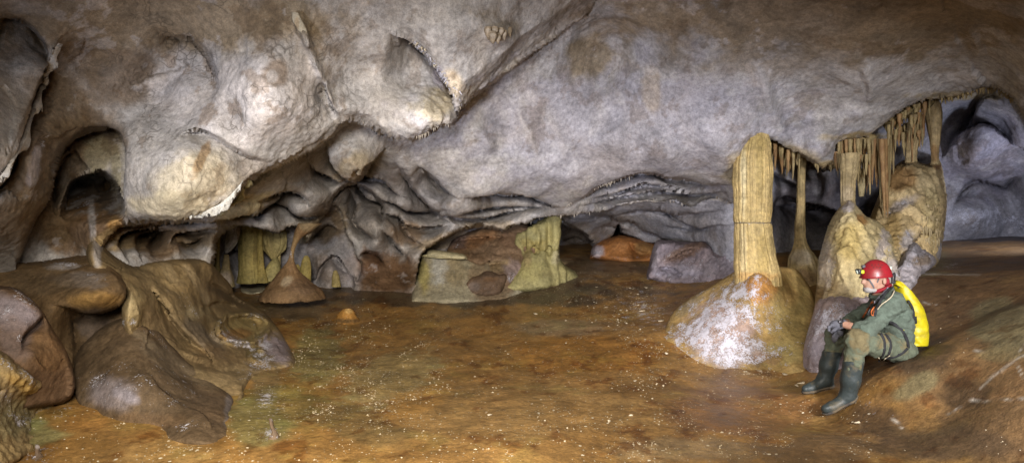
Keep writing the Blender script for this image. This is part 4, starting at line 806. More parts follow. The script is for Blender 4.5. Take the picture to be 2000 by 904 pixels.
for u_, l_, r_, k_, d_ in ((1707,88,5,'o',.0),(1712,94,5,'o',.05),(1718,130,5,'t',-.05),(1722,150,5.5,'o',-.1),(1727,150,6,'o',-.05),(1733,110,5,'t',0),(1738,90,5,'t',.06),(1715,80,4,'o',.1),(1730,96,4,'o',.12),(1742,70,4,'t',.1)):
    one('stalactite', at(u_, 272, 7.55+d_), l_/FPX*7.55, r_/FPX*7.55, k_, dr)
cluster('shaggy tan stalactite cluster high above the large flowstone', [([(1734,250),(1755,228),(1785,208),(1815,200)], 36, (14, 40), (3, 5), 0), ([(1742,262),(1762,250),(1785,238),(1806,226)], 28, (18, 46), (2.5, 4.5), .1), ([(1765,262),(1785,262),(1802,252)], 20, (28, 62), (3, 5), .2), ([(1778,230),(1798,222)], 8, (30, 50), (4, 6), -.15)], 7.5, 't', 12)
tag(loft('column', [(1785,240,18),(1782,270,14),(1780,295,9),(1779,318,10)], 7.75, (.35,.265,.14), (), (10,.22), (.12,8), seg=40), 'short ragged column meeting the top of the large flowstone', 'column')
tag(loft('column', [(1812,192,14),(1820,215,15),(1824,245,12),(1826,280,8),(1826,308,6),(1828,322,9)], 7.9, (.37,.28,.15), [((1826,300,10,20),(.32,.18,.07),.7)], (11,.2), (.10,7), seg=40), 'tapering ribbed tan column on the shoulder of the large flowstone', 'column')
fr = thing('stalactite_fringe', 'fringe of tiny tan stalactites along the high arch edge', 'stalactites', tuple(at(1900,182,6.5)))
pl = smooth_poly([(1836,197),(1860,192),(1880,188),(1905,180),(1922,176),(1945,178),(1962,186),(1978,198)], 12)
for k in range(70):
    p = pl[random.randrange(len(pl)-1)]; d = wall_depth(p[0], p[1]-5)+.02; one('stalactite', at(p[0]+random.uniform(-3, 3), p[1]-4, d), random.uniform(5, 13)/FPX*d, random.uniform(1.3, 2.4)/FPX*d, 't', fr)
def row(lab, poly, n, ln, rd, kind, grp, up=4):
    pl = smooth_poly(poly, 10); cs = [random.uniform(0, len(pl)-1.01) for _ in range(max(4, n//5))]
    for k in range(n):
        i = min(max(random.gauss(random.choice(cs), 2.2), 0), len(pl)-1.01); p = pl[int(i)]+(pl[int(i)+1]-pl[int(i)])*(i % 1); d = wall_depth(p[0], p[1]-up)+.01
        o = one('stalactite', at(p[0], p[1]-up, d), (ln[0]+(ln[1]*1.15-ln[0])*random.random()**2.2)/FPX*d, random.uniform(*rd)/FPX*d, kind); tag(o, lab, 'stalactite', grp)
row('tiny pale stalactite on the hanging lip of the central ceiling lobe', [(700,240),(740,252),(770,266),(800,272),(830,264),(852,250),(870,246),(886,240)], 40, (3, 10), (.7, 1.4), 'g', 'tiny stalactites under the central lobe')
row('tiny pale stalactite along the diagonal ceiling ridge', [(890,232),(915,198),(960,164),(1010,125),(1060,90),(1100,62)], 22, (3, 8), (.6, 1.1), 'g', 'tiny stalactites along the ridge')
ct = thing('crystal_crest', 'crest of white and peach calcite crystals on the ceiling ledge', 'crystals', tuple(at(850,140,wall_depth(856,140))))
pl = smooth_poly([(800,78),(822,98),(842,122),(864,154),(884,186),(890,220)], 14)
for k in range(95):
    i = random.randrange(len(pl)); p = pl[i]; w_ = i/len(pl); a_, b_ = p[0]+random.uniform(2, 5+16*w_), p[1]+random.uniform(-3, 5); d = wall_depth(a_, b_)-.0
    o = one('crystal', at(a_, b_, d), random.uniform(4, 10)/FPX*d, random.uniform(.9, 2.4)/FPX*d, 'w' if random.random() < .55 else 'p', ct); o.rotation_euler = (random.uniform(-.9, .2), random.uniform(-.2, 1.3), random.uniform(0, 6))
row('small tan stalactite under the long grey wall shelf', [(930,446),(985,448),(1030,434),(1086,422),(1125,418),(1170,412),(1220,401),(1290,392),(1345,402),(1400,388)], 44, (3, 10), (.9, 2.0), 'g', 'small stalactites under the wall shelf')
row('small pale stalactite on the upper grey wall lip', [(1108,402),(1141,386),(1170,367),(1210,353),(1270,342),(1350,352),(1430,360)], 30, (3, 9), (.8, 1.8), 'g', 'small stalactites on the upper wall lip', 3)
row('small tan stalactite at the ceiling edge beside the slender column', [(1585,318),(1602,327),(1622,326),(1638,316)], 12, (8, 16), (2, 3), 't', 'small stalactites by the slender column')

# ---------------- draperies on the near ceiling
def drape(nm, lab, path, drop, D0, mat, thick=.012, seed=0, tip=None):
    "thin hanging sheet of calcite with a wavy foot"
    p = smooth_poly(path, 10); n = len(p); rows = 9; V = []
    d = np.array([wall_depth(a, b)-.02 for a, b in p]); d = np.convolve(np.pad(d, 6, 'edge'), np.ones(13)/13, 'valid')+D0
    top = at(p[:, 0], p[:, 1], d); dl = np.interp(np.linspace(0, 1, n), np.linspace(0, 1, len(drop)), drop)
    tn = np.gradient(top, axis=0); tn /= np.linalg.norm(tn, axis=1)[:, None]; nn = np.cross(tn, [0, 0, 1.]); nn /= np.maximum(np.linalg.norm(nn, axis=1), 1e-6)[:, None]
    for sgn in (1, -1):
        for r in range(rows):
            f = (r/(rows-1)) if sgn > 0 else 1-(r/(rows-1)); w = .03*np.sin(np.arange(n)*.55+seed)*f
            V.append(top+np.array([0, 0, -1.])*(dl*f)[:, None]+nn*(w+sgn*thick*(1-.6*f))[:, None]+np.array([0, 0, 1])*(.012*rng.normal(size=n)*f)[:, None])
    V = np.array(V); Q = grid_quads(2*rows, n); L = np.arange(n-1); Q = np.vstack([Q, np.stack([(2*rows-1)*n+L, (2*rows-1)*n+L+1, L+1, L], -1)])
    return tag(mesh_polys(nm, V.reshape(-1, 3), Q, mat), lab, 'drapery')
WHITEC = stone_mat('white_calcite', (.50,.50,.48), (.36,.345,.31), .6); GREYC = stone_mat('grey_calcite', (.42,.39,.36), (.36,.32,.26))
drape('drapery', 'bright white scalloped drapery under the left ceiling lobe', [(368,420),(398,412),(425,401),(445,386),(462,368),(474,353)], [.01,.05,.07,.085,.06,.01], -.05, WHITEC, seed=1)
drape('drapery', 'cream drapery fold close behind the bright white one', [(400,424),(430,412),(455,396),(474,374),(486,352)], [.02,.05,.06,.05,.02], .05, CREAMY, seed=2)
drape('drapery', 'long grey drapery running diagonally down the near wall', [(118,86),(100,122),(82,168),(64,214),(40,278),(6,336),(-30,372)], [.01,.04,.06,.07,.06,.05,.03], -.04, GREYC, .02, seed=3)
tag(loft('curtain', [(576,26,6),(580,40,9),(588,56,9),(594,66,6)], wall_depth(585,50)-.03, (.42,.38,.30), [((580,45,6,14),(.3,.2,.1),.5)], (7,.3), (.15,12), seg=26, sq=.6), 'little cream drapery knob high on the ceiling crack', 'drapery')
kn = thing('calcite_knob', 'knobbly cream calcite cluster above the diagonal ridge', 'calcite', tuple(at(970,70,wall_depth(970,70))))
for a, b, r_, l_ in ((953,60,5,20),(962,70,7,18),(972,74,5,14),(985,66,4,16),(996,60,3,16),(966,60,6,12),(978,62,5,10)):
    d = wall_depth(a, b)-.02; under(loft('knob', [(a,b-6,r_*1.2),(a,b,r_*1.5),(a,b+l_*.5,r_*.8),(a+1,b+l_*.8,r_*.35),(a+1,b+l_*.9,1)], d, (.25,.20,.145), [((a,b,5,5),(.36,.32,.27),.6)], (6,.25), (.2,14), seg=22), kn)

# ---------------- loose chips on the floor
def chip_mesh(k):
    a = rng.normal(size=(14, 3))*np.array([1, .65, .32]); 
    import bmesh
    bm = bmesh.new(); [bm.verts.new(x) for x in a]; bmesh.ops.convex_hull(bm, input=bm.verts); me = bpy.data.meshes.new('stone_chip'); 
    for v in [v for v in bm.verts if not v.link_faces]: bm.verts.remove(v)
    bm.to_mesh(me); bm.free(); me.materials.append(CHIP); return me
CH = [chip_mesh(k) for k in range(6)]
def chip(u, v, s, lab, grp=None):
    d = floor_depth(u, v); x = float(at(u, v, d)[0]); o = bpy.data.objects.new('stone_chip', random.choice(CH)); COL.objects.link(o)
    s = s/FPX*d*.42; o.scale = (s, s, s*.8); o.location = (x, d, float(floor_z(x, d))+.25*s); o.rotation_euler = (random.uniform(-.3, .3), random.uniform(-.3, .3), random.uniform(0, 6.3)); return tag(o, lab, 'stone', grp)
chip(1290, 628, 9, 'largest pale chip lying left of the frosted mound')
for a, b, s in ((1256,608,10),(1183,601,8),(1045,613,7),(1303,692,9),(1212,607,5),(1262,597,5),(958,810,8),(1232,812,7)): chip(a, b, s, 'white stone chip lying on the amber floor', 'white chips on the amber floor')
chip(1486, 727, 11, 'cream chip at the front foot of the frosted mound'); chip(1532, 731, 12, 'flat white chip near the man\'s far boot'); chip(1568, 748, 12, 'pale flake just in front of the far boot', 'pale flakes by the far boot'); chip(1556, 754, 11, 'pale flake just in front of the far boot', 'pale flakes by the far boot'); chip(1676, 826, 12, 'thin tan flake on the floor before the near boot')
for k in range(80):
    z = random.random()
    u_, v_ = (random.gauss(1230, 70), random.gauss(600, 34)) if z < .4 else (random.gauss(720, 110), random.gauss(760, 60)) if z < .7 else (random.gauss(400, 120), random.gauss(874, 16)) if z < .8 else (random.uniform(600, 1600), random.uniform(650, 890))
    if v_ < 560 or (u_ < 470 and v_ < 850) or (1290 < u_ < 1620 and v_ < 735): continue
    chip(u_, v_, random.uniform(2.0, 4.5), 'tiny white chip among the grit on the floor', 'tiny chips on the floor')

# ---------------- grit: countless little calcite crumbs strewn over the floor, one object
n_ = 12000; pu = rng.uniform(0, 2000, n_*4); pv = 560+344*rng.random(n_*4)**1.1
dens = .10+1.3*blob(pu,pv,720,740,170,90)+.8*blob(pu,pv,1250,600,130,50)+.5*blob(pu,pv,400,870,160,34)+.35*blob(pu,pv,1280,840,260,70)+.6*blob(pu,pv,1310,690,60,50)+.5*blob(pu,pv,560,650,60,40)+.6*blob(pu,pv,1500,730,80,10)+.4*blob(pu,pv,60,840,60,40)-.08*(pu > 1700)
cl = fbm(np.stack([pu/60, pv/30, 0*pu], -1), 1, 4, .65, 95); dens = dens*sst(-.02, .45, cl)**1.5*1.6
kp = rng.random(n_*4) < dens; pu, pv = pu[kp][:n_], pv[kp][:n_]
dd = np.arange(3.2, 13, .03); ray = np.stack([(pu[:, None]-CX)/FPX*dd, dd+0*pu[:, None]], -1)
zz = lin2(FG, gx_, gy_, ray[..., 0].ravel(), ray[..., 1].ravel()).reshape(ray.shape[:2]); hit = (-(pv[:, None]-CY)/FPX*dd) < zz; kk = hit.argmax(1)
gd = dd[kk]; gx = (pu-CX)/FPX*gd; gz = floor_z(gx, gd); sz = rng.uniform(.0018, .0065, len(gx))*rng.choice([1, 1, 1, 1.8], len(gx))*(gd/5)**.6
oct_ = np.array([(1,0,0),(0,1,0),(-1,0,0),(0,-1,0),(0,0,.7),(0,0,-.7)], float); tri = np.array([(0,1,4),(1,2,4),(2,3,4),(3,0,4),(1,0,5),(2,1,5),(3,2,5),(0,3,5)])
Vg = np.stack([gx, gd, gz], -1)[:, None]+oct_[None]*sz[:, None, None]*rng.uniform(.5, 1.4, (len(gx), 6, 1)); Tg = (np.arange(len(gx))[:, None, None]*6+tri[None]).reshape(-1, 3)
tag(mesh_np('grit', Vg, Tg, CHIP, smooth=False), 'white calcite grit strewn over the amber floor', kind='stuff')
# ================================================================ the seated man
def simple_mat(name, col, rough=.7, bump=(0, 60), col2=None, nscale=6, metallic=0, spec=.4, lo=.42, hi=.62, sheen=0):
    M = NT(name); pos = M.n('ShaderNodeNewGeometry').outputs['Position']; n1 = M.noise(pos, nscale, 4, .62)
    c = M.mix(M.rng(n1, lo, hi, 0, 1), (*col, 1), (*(col2 or tuple(x*.8 for x in col)), 1))
    nb = M.noise(pos, bump[1], 3, .6); c = M.mix(1.0, c, M.rng(nb, .3, .7, .86, 1.12), 'MULTIPLY')
    p = M.n('ShaderNodeBsdfPrincipled', {'Base Color': c, 'Roughness': rough, 'Metallic': metallic, 'Specular IOR Level': spec})
    if bump[0]: M.set(p, 'Normal', M.n('ShaderNodeBump', {'Strength': bump[0], 'Distance': .006, 'Height': nb}))
    M.t.links.new(p.outputs[0], M.out.inputs[0]); return M.m
SKIN = simple_mat('skin', (.40,.235,.165), .55, (.2, 90), (.34,.18,.12), 20)
SHIRT = simple_mat('green_cotton', (.105,.135,.105), .9, (.6, 70), (.075,.092,.070), 8, lo=.40, hi=.60)
TROUSER = simple_mat('muddy_green_cotton', (.105,.12,.08), .9, (.6, 70), (.155,.125,.062), 5.5, lo=.49, hi=.60)
RUBBER = simple_mat('boot_rubber', (.032,.042,.042), .5, (.25, 60), (.085,.075,.05), 8, lo=.55, hi=.68)
SOLE = simple_mat('muddy_sole', (.12,.09,.055), .8, (.5, 60), (.05,.045,.04), 12)
GLOVE = simple_mat('grey_glove', (.115,.115,.135), .85, (.5, 120), (.075,.075,.09), 14)
REDH = simple_mat('red_shell', (.30,.014,.022), .36, (.1, 60), (.20,.02,.02), 9, spec=.45)
BLACK = simple_mat('black_webbing', (.018,.018,.020), .75, (.4, 200)); DGREY = simple_mat('grey_webbing', (.10,.10,.11), .75, (.4, 200)); LILACW = simple_mat('pale_webbing', (.34,.33,.40), .75, (.4, 200))
ORANGEW = simple_mat('orange_webbing', (.46,.115,.028), .7, (.4, 200)); ROPE = simple_mat('cream_cord', (.50,.43,.30), .8, (.5, 240)); REDW = simple_mat('red_band', (.26,.012,.02), .8, (.4, 200))
YEL = simple_mat('yellow_tarpaulin', (.50,.41,.010), .45, (.25, 30), (.36,.28,.02), 9, lo=.50, hi=.68); NEON = simple_mat('neon_plastic', (.62,.66,.03), .4); LENS = simple_mat('clear_plastic', (.55,.62,.52), .2); BEARD = simple_mat('grey_beard', (.36,.33,.31), .9, (.6, 200)); STEEL = simple_mat('steel', (.5,.5,.52), .3, metallic=1); DARKPL = simple_mat('dark_plastic', (.03,.03,.034), .4)
J = lambda u, v, d: at(u, v, d)
seat = J(1748, 704, 5.22)
man = thing('person', 'man in red helmet and green caving clothes sitting on the floor slope, hands clasped', 'person', tuple(seat))
sh_n, sh_f = J(1746,590,5.03), J(1724,590,5.40)
el_n, el_f = J(1693,646,4.94), J(1672,622,5.46)
wr_n, wr_f = J(1645,632,5.08), J(1642,636,5.30)
hp_n, hp_f = J(1752,681,5.10), J(1747,679,5.33)
kn_n, kn_f = J(1674,664,4.90), J(1634,655,5.36)
an_n, an_f = J(1656,772,4.97), J(1612,737,5.42)
hd = J(1709,537,5.21)
m = lambda p, dx=0, dy=0, dz=0: np.asarray(p)+np.array([dx, dy, dz])
def f_head(P):
    d = ell(P, m(hd, .012, 0, .022), (.096, .076, .098))
    d = smin(d, ell(P, J(1701,552,5.21), (.060, .056, .066)), .03)
    d = smin(d, ell(P, J(1694.5,563.5,5.21), (.026, .034, .026)), .02)
    d = smin(d, cap(P, J(1690,543,5.21), J(1684.6,551.5,5.21), .010, .0155), .012)
    for y in (-.035, .035): d = smin(d, ell(P, m(J(1691.5,541.5,5.21), 0, y, 0), (.014, .026, .009)), .010)
    d = smin(d, ell(P, J(1689.2,557.6,5.21), (.011, .024, .0065)), .006); d = smin(d, ell(P, J(1689.6,560.6,5.21), (.010, .022, .006)), .006)
    for y in (-.030, .030): d = smax(d, -ell(P, m(J(1688.5,545.5,5.21), 0, y, 0), (.016, .016, .009)), .012)
    for y, s in ((-.074, -1), (.074, 1)): d = smin(d, ell(P, m(J(1717.5,547.5,5.21), 0, y, 0), (.019, .010, .032)), .008)
    return d
def f_body(P):
    d = smin(f_head(P), cap(P, J(1711,556,5.21), J(1728,588,5.21), .056, .066), .03)
    d = smin(d, chain(P, [J(1728,592,5.21), J(1742,620,5.21), J(1748,655,5.21), J(1749,681,5.215)], [.09, .115, .12, .12], .03), .05)
    for a, b, c in ((sh_n, el_n, wr_n), (sh_f, el_f, wr_f)):
        d = smin(d, chain(P, [J(1735,598,5.21), a, b, c], [.07, .056, .043, .029], .015), .02)
    for a, b, c in ((hp_n, kn_n, an_n), (hp_f, kn_f, an_f)): d = smin(d, chain(P, [a, b, c], [.075, .055, .042], .015), .03)
    for c, e in ((wr_n, J(1634,635,5.12)), (wr_f, J(1634,648,5.24))): d = smin(d, cap(P, c, e, .026, .024), .01)
    return d
fold = lambda P, f, s: ridged(P, f, 2, s)-.45
def f_shirt(P):
    d = ell(P, J(1741,618,5.21), (.132, .195, .20))
    d = smin(d, ell(P, J(1747,655,5.21), (.137, .175, .14)), .06)
    d = smin(d, cap(P, J(1727,588,5.21), J(1722,574,5.21), .098, .086), .04)
    for a, b, w_, e in ((sh_n, el_n, wr_n, .36), (sh_f, el_f, wr_f, .45)):
        cuff = b+(w_-b)*e
        d = smin(d, chain(P, [m(a, .0, 0, -.01), a*.45+b*.55, b, cuff], [.088, .072, .064, .054], .03), .045)
    d = d+.019*fold(P*np.array([1, .8, 1.5]), 8, 1)+.009*fold(P, 19, 2)
    # open collar and cut at the cuffs
    d = smax(d, -cap(P, J(1714,560,5.21), J(1722,580,5.21), .070, .072), .008)
    return d
def f_trouser(P):
    d = ell(P, J(1752,680,5.215), (.135, .185, .115))
    for a, b, c, hx in ((hp_n, kn_n, an_n, .46), (hp_f, kn_f, an_f, .36)):
        hem = b+(c-b)*hx
        d = smin(d, chain(P, [a, a*.5+b*.5, b, hem], [.108, .100, .083, .070], .03), .05)
    return d+.018*fold(P, 8, 4)+.009*fold(P, 19, 5)
def f_boot(an, kn, heel, ball, toe, zs):
    hem = kn+(an-kn)*.36
    def f(P):
        d = chain(P, [hem, hem*.45+an*.55, an, heel], [.078, .073, .058, .046], .03)
        d = smin(d, chain(P, [m(an, 0, 0, -.02), ball, toe], [.052, .046, .036], .02), .03)
        d = smax(d, zs(P), .006); d = smax(d, (P[:, 2]-hem[2])+0*P[:, 0], .004)
        return d+.003*fold(P, 15, 6)
    return f
def sdf_obj(name, f, lo, hi, h, mat, parent, it=1):
    V, Q = surface_nets(f, lo, hi, h); V = relax(V, Q, it, .4); o = mesh_np(name, V, Q, mat); return under(o, parent) if parent else o
box = lambda pts, r: (np.min(pts, 0)-r, np.max(pts, 0)+r)
allp = np.array([hd, sh_n, sh_f, el_n, el_f, wr_n, wr_f, hp_n, hp_f, kn_n, kn_f, an_n, an_f, J(1628,640,5.1)])
sdf_obj('body', f_body, *box(allp, .14), .0095, SKIN, man)
sdf_obj('shirt', f_shirt, *box(np.array([sh_n, sh_f, el_n, el_f, J(1748,670,5.2), J(1665,640,5.0), J(1723,570,5.2)]), .19), .009, SHIRT, man)
sdf_obj('trousers', f_trouser, *box(np.array([hp_n, hp_f, kn_n, kn_f, kn_n*.5+an_n*.5, kn_f*.55+an_f*.45]), .2), .0095, TROUSER, man)
for an, kn, hl, bl, to in ((an_n, kn_n, (1663,783,4.98), (1625,795,4.97), (1613,798,4.965)), (an_f, kn_f, (1618,748,5.43), (1585,757,5.41), (1574,759,5.40))):
    hl, bl, to = J(*hl), J(*bl), J(*to)
    # sole plane through heel and toe, just above the floor there
    zh, zt = float(floor_z(hl[0], hl[1]))+.012, float(floor_z(to[0], to[1]))+.012
    zh, zt = max(zh, hl[2]-.06), max(zt, to[2]-.05)
    ax_ = (to-hl)[:2]; L2 = ax_@ax_
    zs = lambda P, hl=hl, ax_=ax_, L2=L2, zh=zh, zt=zt: (zh+(zt-zh)*(((P[:, :2]-hl[:2])@ax_)/L2))-P[:, 2]
    fb = f_boot(an, kn, hl, bl, to, zs); bo = sdf_obj('boot', fb, *box(np.array([kn+(an-kn)*.3, hl, to]), .1), .008, RUBBER, man)
    def f_sole(P, fb=fb, zs=zs): return smax(smax(fb(P+np.array([0, 0, .012]))-.006, -zs(P)-.026, .004), zs(P)+.0, .004)
    so = sdf_obj('sole', f_sole, *box(np.array([hl, to]), .1), .007, SOLE, None, 0); so.parent = bo; so.location = Vector(so.location)-Vector(man.matrix_world.translation if False else man.location)-Vector(bo.location)
# gloves: palm, four curled fingers and a thumb each
def glove(wr, palm, fing, thumb, knuckle):
    def f(P):
        d = smin(cap(P, wr, palm, .036, .040), ell(P, palm, (.045, .038, .036)), .02)
        for c, r in fing: d = smin(d, chain(P, c, r, .004), .007)
        return smin(d, chain(P, thumb, [.016, .014, .011], .004), .01)+.0015*fold(P, 40, 9)
    pts = np.array([wr, palm]+[p for c, r in fing for p in c]+list(thumb)); return f, box(pts, .05)
fing = []
for k in range(4):      # upper (near) hand, fingers closing over the other one
    y = 5.085+.024*k; fing.append(([J(1625-1*k*.4,634,y), J(1618.5+.4*abs(k-1),639,y+.004), J(1619+.5*k,645,y+.012), J(1624,647,y+.018)], [.0125, .0120, .0110, .0095]))
f, bx = glove(m(wr_n, .012, 0, 0), J(1632,635,5.11), fing, [J(1634,640,5.07), J(1628,645,5.06), J(1624,648,5.075)], 0); sdf_obj('glove', f, *bx, .0055, GLOVE, man)
fing = []
for k in range(4):      # lower hand, fingers hanging down over the knee
    y = 5.135+.026*k; fing.append(([J(1633-.8*k,650,y), J(1628.5-.5*k,656,y-.004), J(1627.5-.2*k,663-.9*abs(k-1),y), J(1629,668-1.1*abs(k-1),y+.006)], [.0125, .0120, .0110, .0095]))
f, bx = glove(m(wr_f, .0, -.02, -.01), J(1635,649,5.18), fing, [J(1636,655,5.12), J(1633,661,5.115), J(1632,665,5.12)], 0); sdf_obj('glove', f, *bx, .0055, GLOVE, man)

def on(f, u, v, off=.006, d0=4.6, d1=5.6):
    d = np.arange(d0, d1, .004); s = f(at(u, v, d)); k = int(np.argmax(s < off)); return at(u, v, d[k]) if (s < off).any() else at(u, v, 5.1)
def strap(nm, f, pts, wpx, mat, par=man, flat=.18, off=.006):
    p = smooth_poly(pts, 5); Pp = np.array([on(f, a, b, off) for a, b in p])
    for _ in range(2): Pp[1:-1] = .5*Pp[1:-1]+.25*(Pp[:-2]+Pp[2:])
    return tube(nm, Pp, wpx/FPX*5.1*.5, mat, 8, par, flat=((0, 1, 0), flat), smooth_k=1)
fs = lambda P: np.minimum(f_shirt(P), np.minimum(f_trouser(P), f_head(P)))
strap('chest_strap', f_shirt, [(1733,566),(1722,578),(1710,591),(1701,604),(1696,616)], 5.5, DGREY)
strap('pack_strap', f_shirt, [(1742,560),(1733,570),(1724,583),(1717,596),(1712,608),(1709,617)], 8, BLACK)
strap('collar_strap', f_shirt, [(1736,562),(1726,572),(1716,582),(1708,590)], 5, LILACW, off=.010)
strap('sling', f_shirt, [(1704,589),(1697,600),(1691,611),(1685,620)], 4, ORANGEW, off=.012)
strap('sling', f_shirt, [(1708,599),(1703,606),(1702,613),(1706,615),(1708,606)], 3, ORANGEW, off=.014)
strap('cord', f_shirt, [(1747,567),(1742,578),(1732,587),(1722,594),(1714,604)], 2.0, ROPE, flat=.9, off=.010)
strap('waist_strap', fs, [(1738,628),(1752,636),(1764,648),(1772,664),(1775,678)], 6, BLACK)
strap('leg_loop', f_trouser, [(1720,650),(1727,664),(1728,680),(1724,696),(1716,704)], 5, BLACK)
strap('leg_loop', f_trouser, [(1729,652),(1737,662),(1740,676),(1737,690),(1730,701)], 5, BLACK)
strap('seat_strap', f_trouser, [(1716,704),(1730,701),(1746,697),(1762,690),(1773,680)], 5, BLACK)
strap('cord', f_trouser, [(1716,698),(1722,705),(1730,699),(1738,694)], 1.8, ROPE, flat=.9, off=.010)
w1 = strap('watch_band', f_body, [(1642,622),(1643,630),(1644,638)], 5, BLACK, flat=.3)
wt = tube('watch', [m(on(f_body,1642,628),0,-.012,0), m(on(f_body,1642,628),0,.004,0)], .019, STEEL, 16, man, smooth_k=1); 
face_ = tube('dial', [m(on(f_body,1642,628),0,-.0135,0), m(on(f_body,1642,628),0,-.011,0)], .014, DARKPL, 16, None, smooth_k=1); face_.parent = wt; face_.location = Vector((0,0,0))-Vector(wt.location)-Vector(man.location)
# collar, scarf, beard, eyes, brows
def ring_pts(c, r, n=20, tiltx=0, a0=0, a1=2*math.pi):
    a = np.linspace(a0, a1, n); return c+np.stack([r[0]*np.cos(a), r[1]*np.sin(a), tiltx*np.cos(a)], -1)
tube('collar', ring_pts(J(1721,571,5.21), (.078, .084), 26, .042), .017, SHIRT, 8, man, smooth_k=2)
tube('neck_scarf', ring_pts(J(1720,562,5.21), (.066, .070), 24, .030), .018, REDW, 8, man, smooth_k=2)
sdf_obj('neck_guard', lambda P: ell(P, J(1726,549,5.21), (.034, .066, .050)), *box(np.array([J(1726,549,5.21)]), .09), .008, REDW, man)
sdf_obj('beard', lambda P: smax(smin(ell(P, J(1693.5,564.5,5.21), (.030, .040, .030)), ell(P, J(1702,566,5.21), (.05, .056, .024)), .02)+.004*fold(P, 45, 3), -ell(P, J(1688,559,5.21), (.012, .022, .006)), .004), *box(np.array([J(1696,565,5.21)]), .09), .006, BEARD, man)
for y in (-.033, .033):
    e = m(J(1690.6,545.3,5.21), 0, y, 0); sdf_obj('eye', lambda P, e=e: ell(P, e, (.008, .012, .008)), *box(np.array([e]), .02), .003, DARKPL, man, 0)
    tube('eyebrow', [m(J(1689.5,541.4,5.21), 0, y-.018, -.002), m(J(1688.6,540.6,5.21), 0, y, .002), m(J(1689.5,541.0,5.21), 0, y+.018, 0)], .0045, BEARD, 6, man, smooth_k=3)
# helmet
hc = J(1710.5,540,5.21); hm = None
def helmet():
    nr, ns = 22, 56; V = []
    for sc in (1, .955):
        for i in range(nr):
            t = i/(nr-1) if sc == 1 else 1-i/(nr-1); a = np.arange(ns)*2*math.pi/ns; ph = .06+(math.pi/2-.06)*t
            r = math.sin(ph)**.92*(1+.025*sst(.93, 1, t)); z = math.cos(ph)
            V.append(np.stack([hc[0]+.124*sc*r*np.cos(a)*(1+.03*np.cos(a)), hc[1]+.104*sc*r*np.sin(a), hc[2]+.146*sc*z-.016*sst(.7, 1, t)*np.cos(a)*-.6+0*a], -1))
    V = np.array(V).reshape(-1, 3); Q = grid_quads(2*nr, ns, True); k = np.arange(ns); k2 = (k+1) % ns
    V = np.vstack([V, hc+[0, 0, .1462]]); Q = np.vstack([Q, np.stack([k2, k, np.full(ns, len(V)-1), np.full(ns, len(V)-1)], -1)])
    return mesh_polys('helmet', V, Q[:, ::-1], REDH, man)
hm = helmet()
def sub(o, par):
    o.parent = par; o.location = -(Vector(man.location)+Vector(par.location)); return o
f_h = lambda P: ell(P, hc, (.124, .104, .146))
for a, b in ((1704,518.5),(1710,517.5),(1716,517.5),(1722,518.5),(1707,523.5),(1713,523),(1719.5,523.5)):
    q = on(f_h, a, b, .0); sub(tube('vent', [m(q,0,-.0025,0), m(q,0,.006,0)], .0085, DARKPL, 10, None, smooth_k=1), hm)
sub(tube('rim', ring_pts(m(hc,0,0,-.001), (.128, .106), 40, .010), .0045, REDH, 6, None, smooth_k=1), hm)
import bmesh
def rbox(nm, c, s, mat, bev=.006, rot=0):
    bm = bmesh.new(); bmesh.ops.create_cube(bm, size=1); 
    for v in bm.verts: v.co = Vector((v.co.x*s[0], v.co.y*s[1], v.co.z*s[2]))
    bmesh.ops.bevel(bm, geom=bm.edges[:], offset=bev, segments=2, affect='EDGES', profile=.5); bmesh.ops.rotate(bm, verts=bm.verts, matrix=Matrix.Rotation(rot, 3, 'Y')); bmesh.ops.translate(bm, verts=bm.verts, vec=Vector(c))
    me = bpy.data.meshes.new(nm); bm.to_mesh(me); bm.free(); me.materials.append(mat); me.polygons.foreach_set('use_smooth', np.ones(len(me.polygons), bool)); o = bpy.data.objects.new(nm, me); COL.objects.link(o); return o
hl_ = rbox('headlamp', J(1677,530,5.20), (.030, .062, .044), DARKPL, .008, -.3); under(hl_, man)
def sub2(o, par): o.parent = par; o.location = Vector(o.location)-(Vector(man.location)+Vector(par.location)); return o
sub2(rbox('lamp_bracket', J(1682.5,530.5,5.19), (.026, .05, .030), NEON, .006), hl_); sub2(tube('lens', [J(1673.8,531,5.20), J(1672.6,531.3,5.20)], .017, LENS, 14, None, smooth_k=1), hl_)
sub2(rbox('lamp', J(1686,520,5.19), (.026, .03, .022), DGREY, .006, -.4), hl_)
bt = rbox('battery_lamp', J(1737,524,5.20), (.020, .050, .040), LENS, .007, .2); under(bt, man); sub2(rbox('clip', J(1738,532,5.20), (.016, .04, .018), NEON, .004), bt)
fhs = lambda P: f_head(P)
strap('chin_strap', fhs, [(1695,541),(1699,548),(1704,556),(1708,563),(1706,567)], 3.4, DGREY, off=.004)
strap('chin_strap', fhs, [(1718,541),(1714,550),(1711,558),(1708,564)], 2.6, DGREY, off=.004)

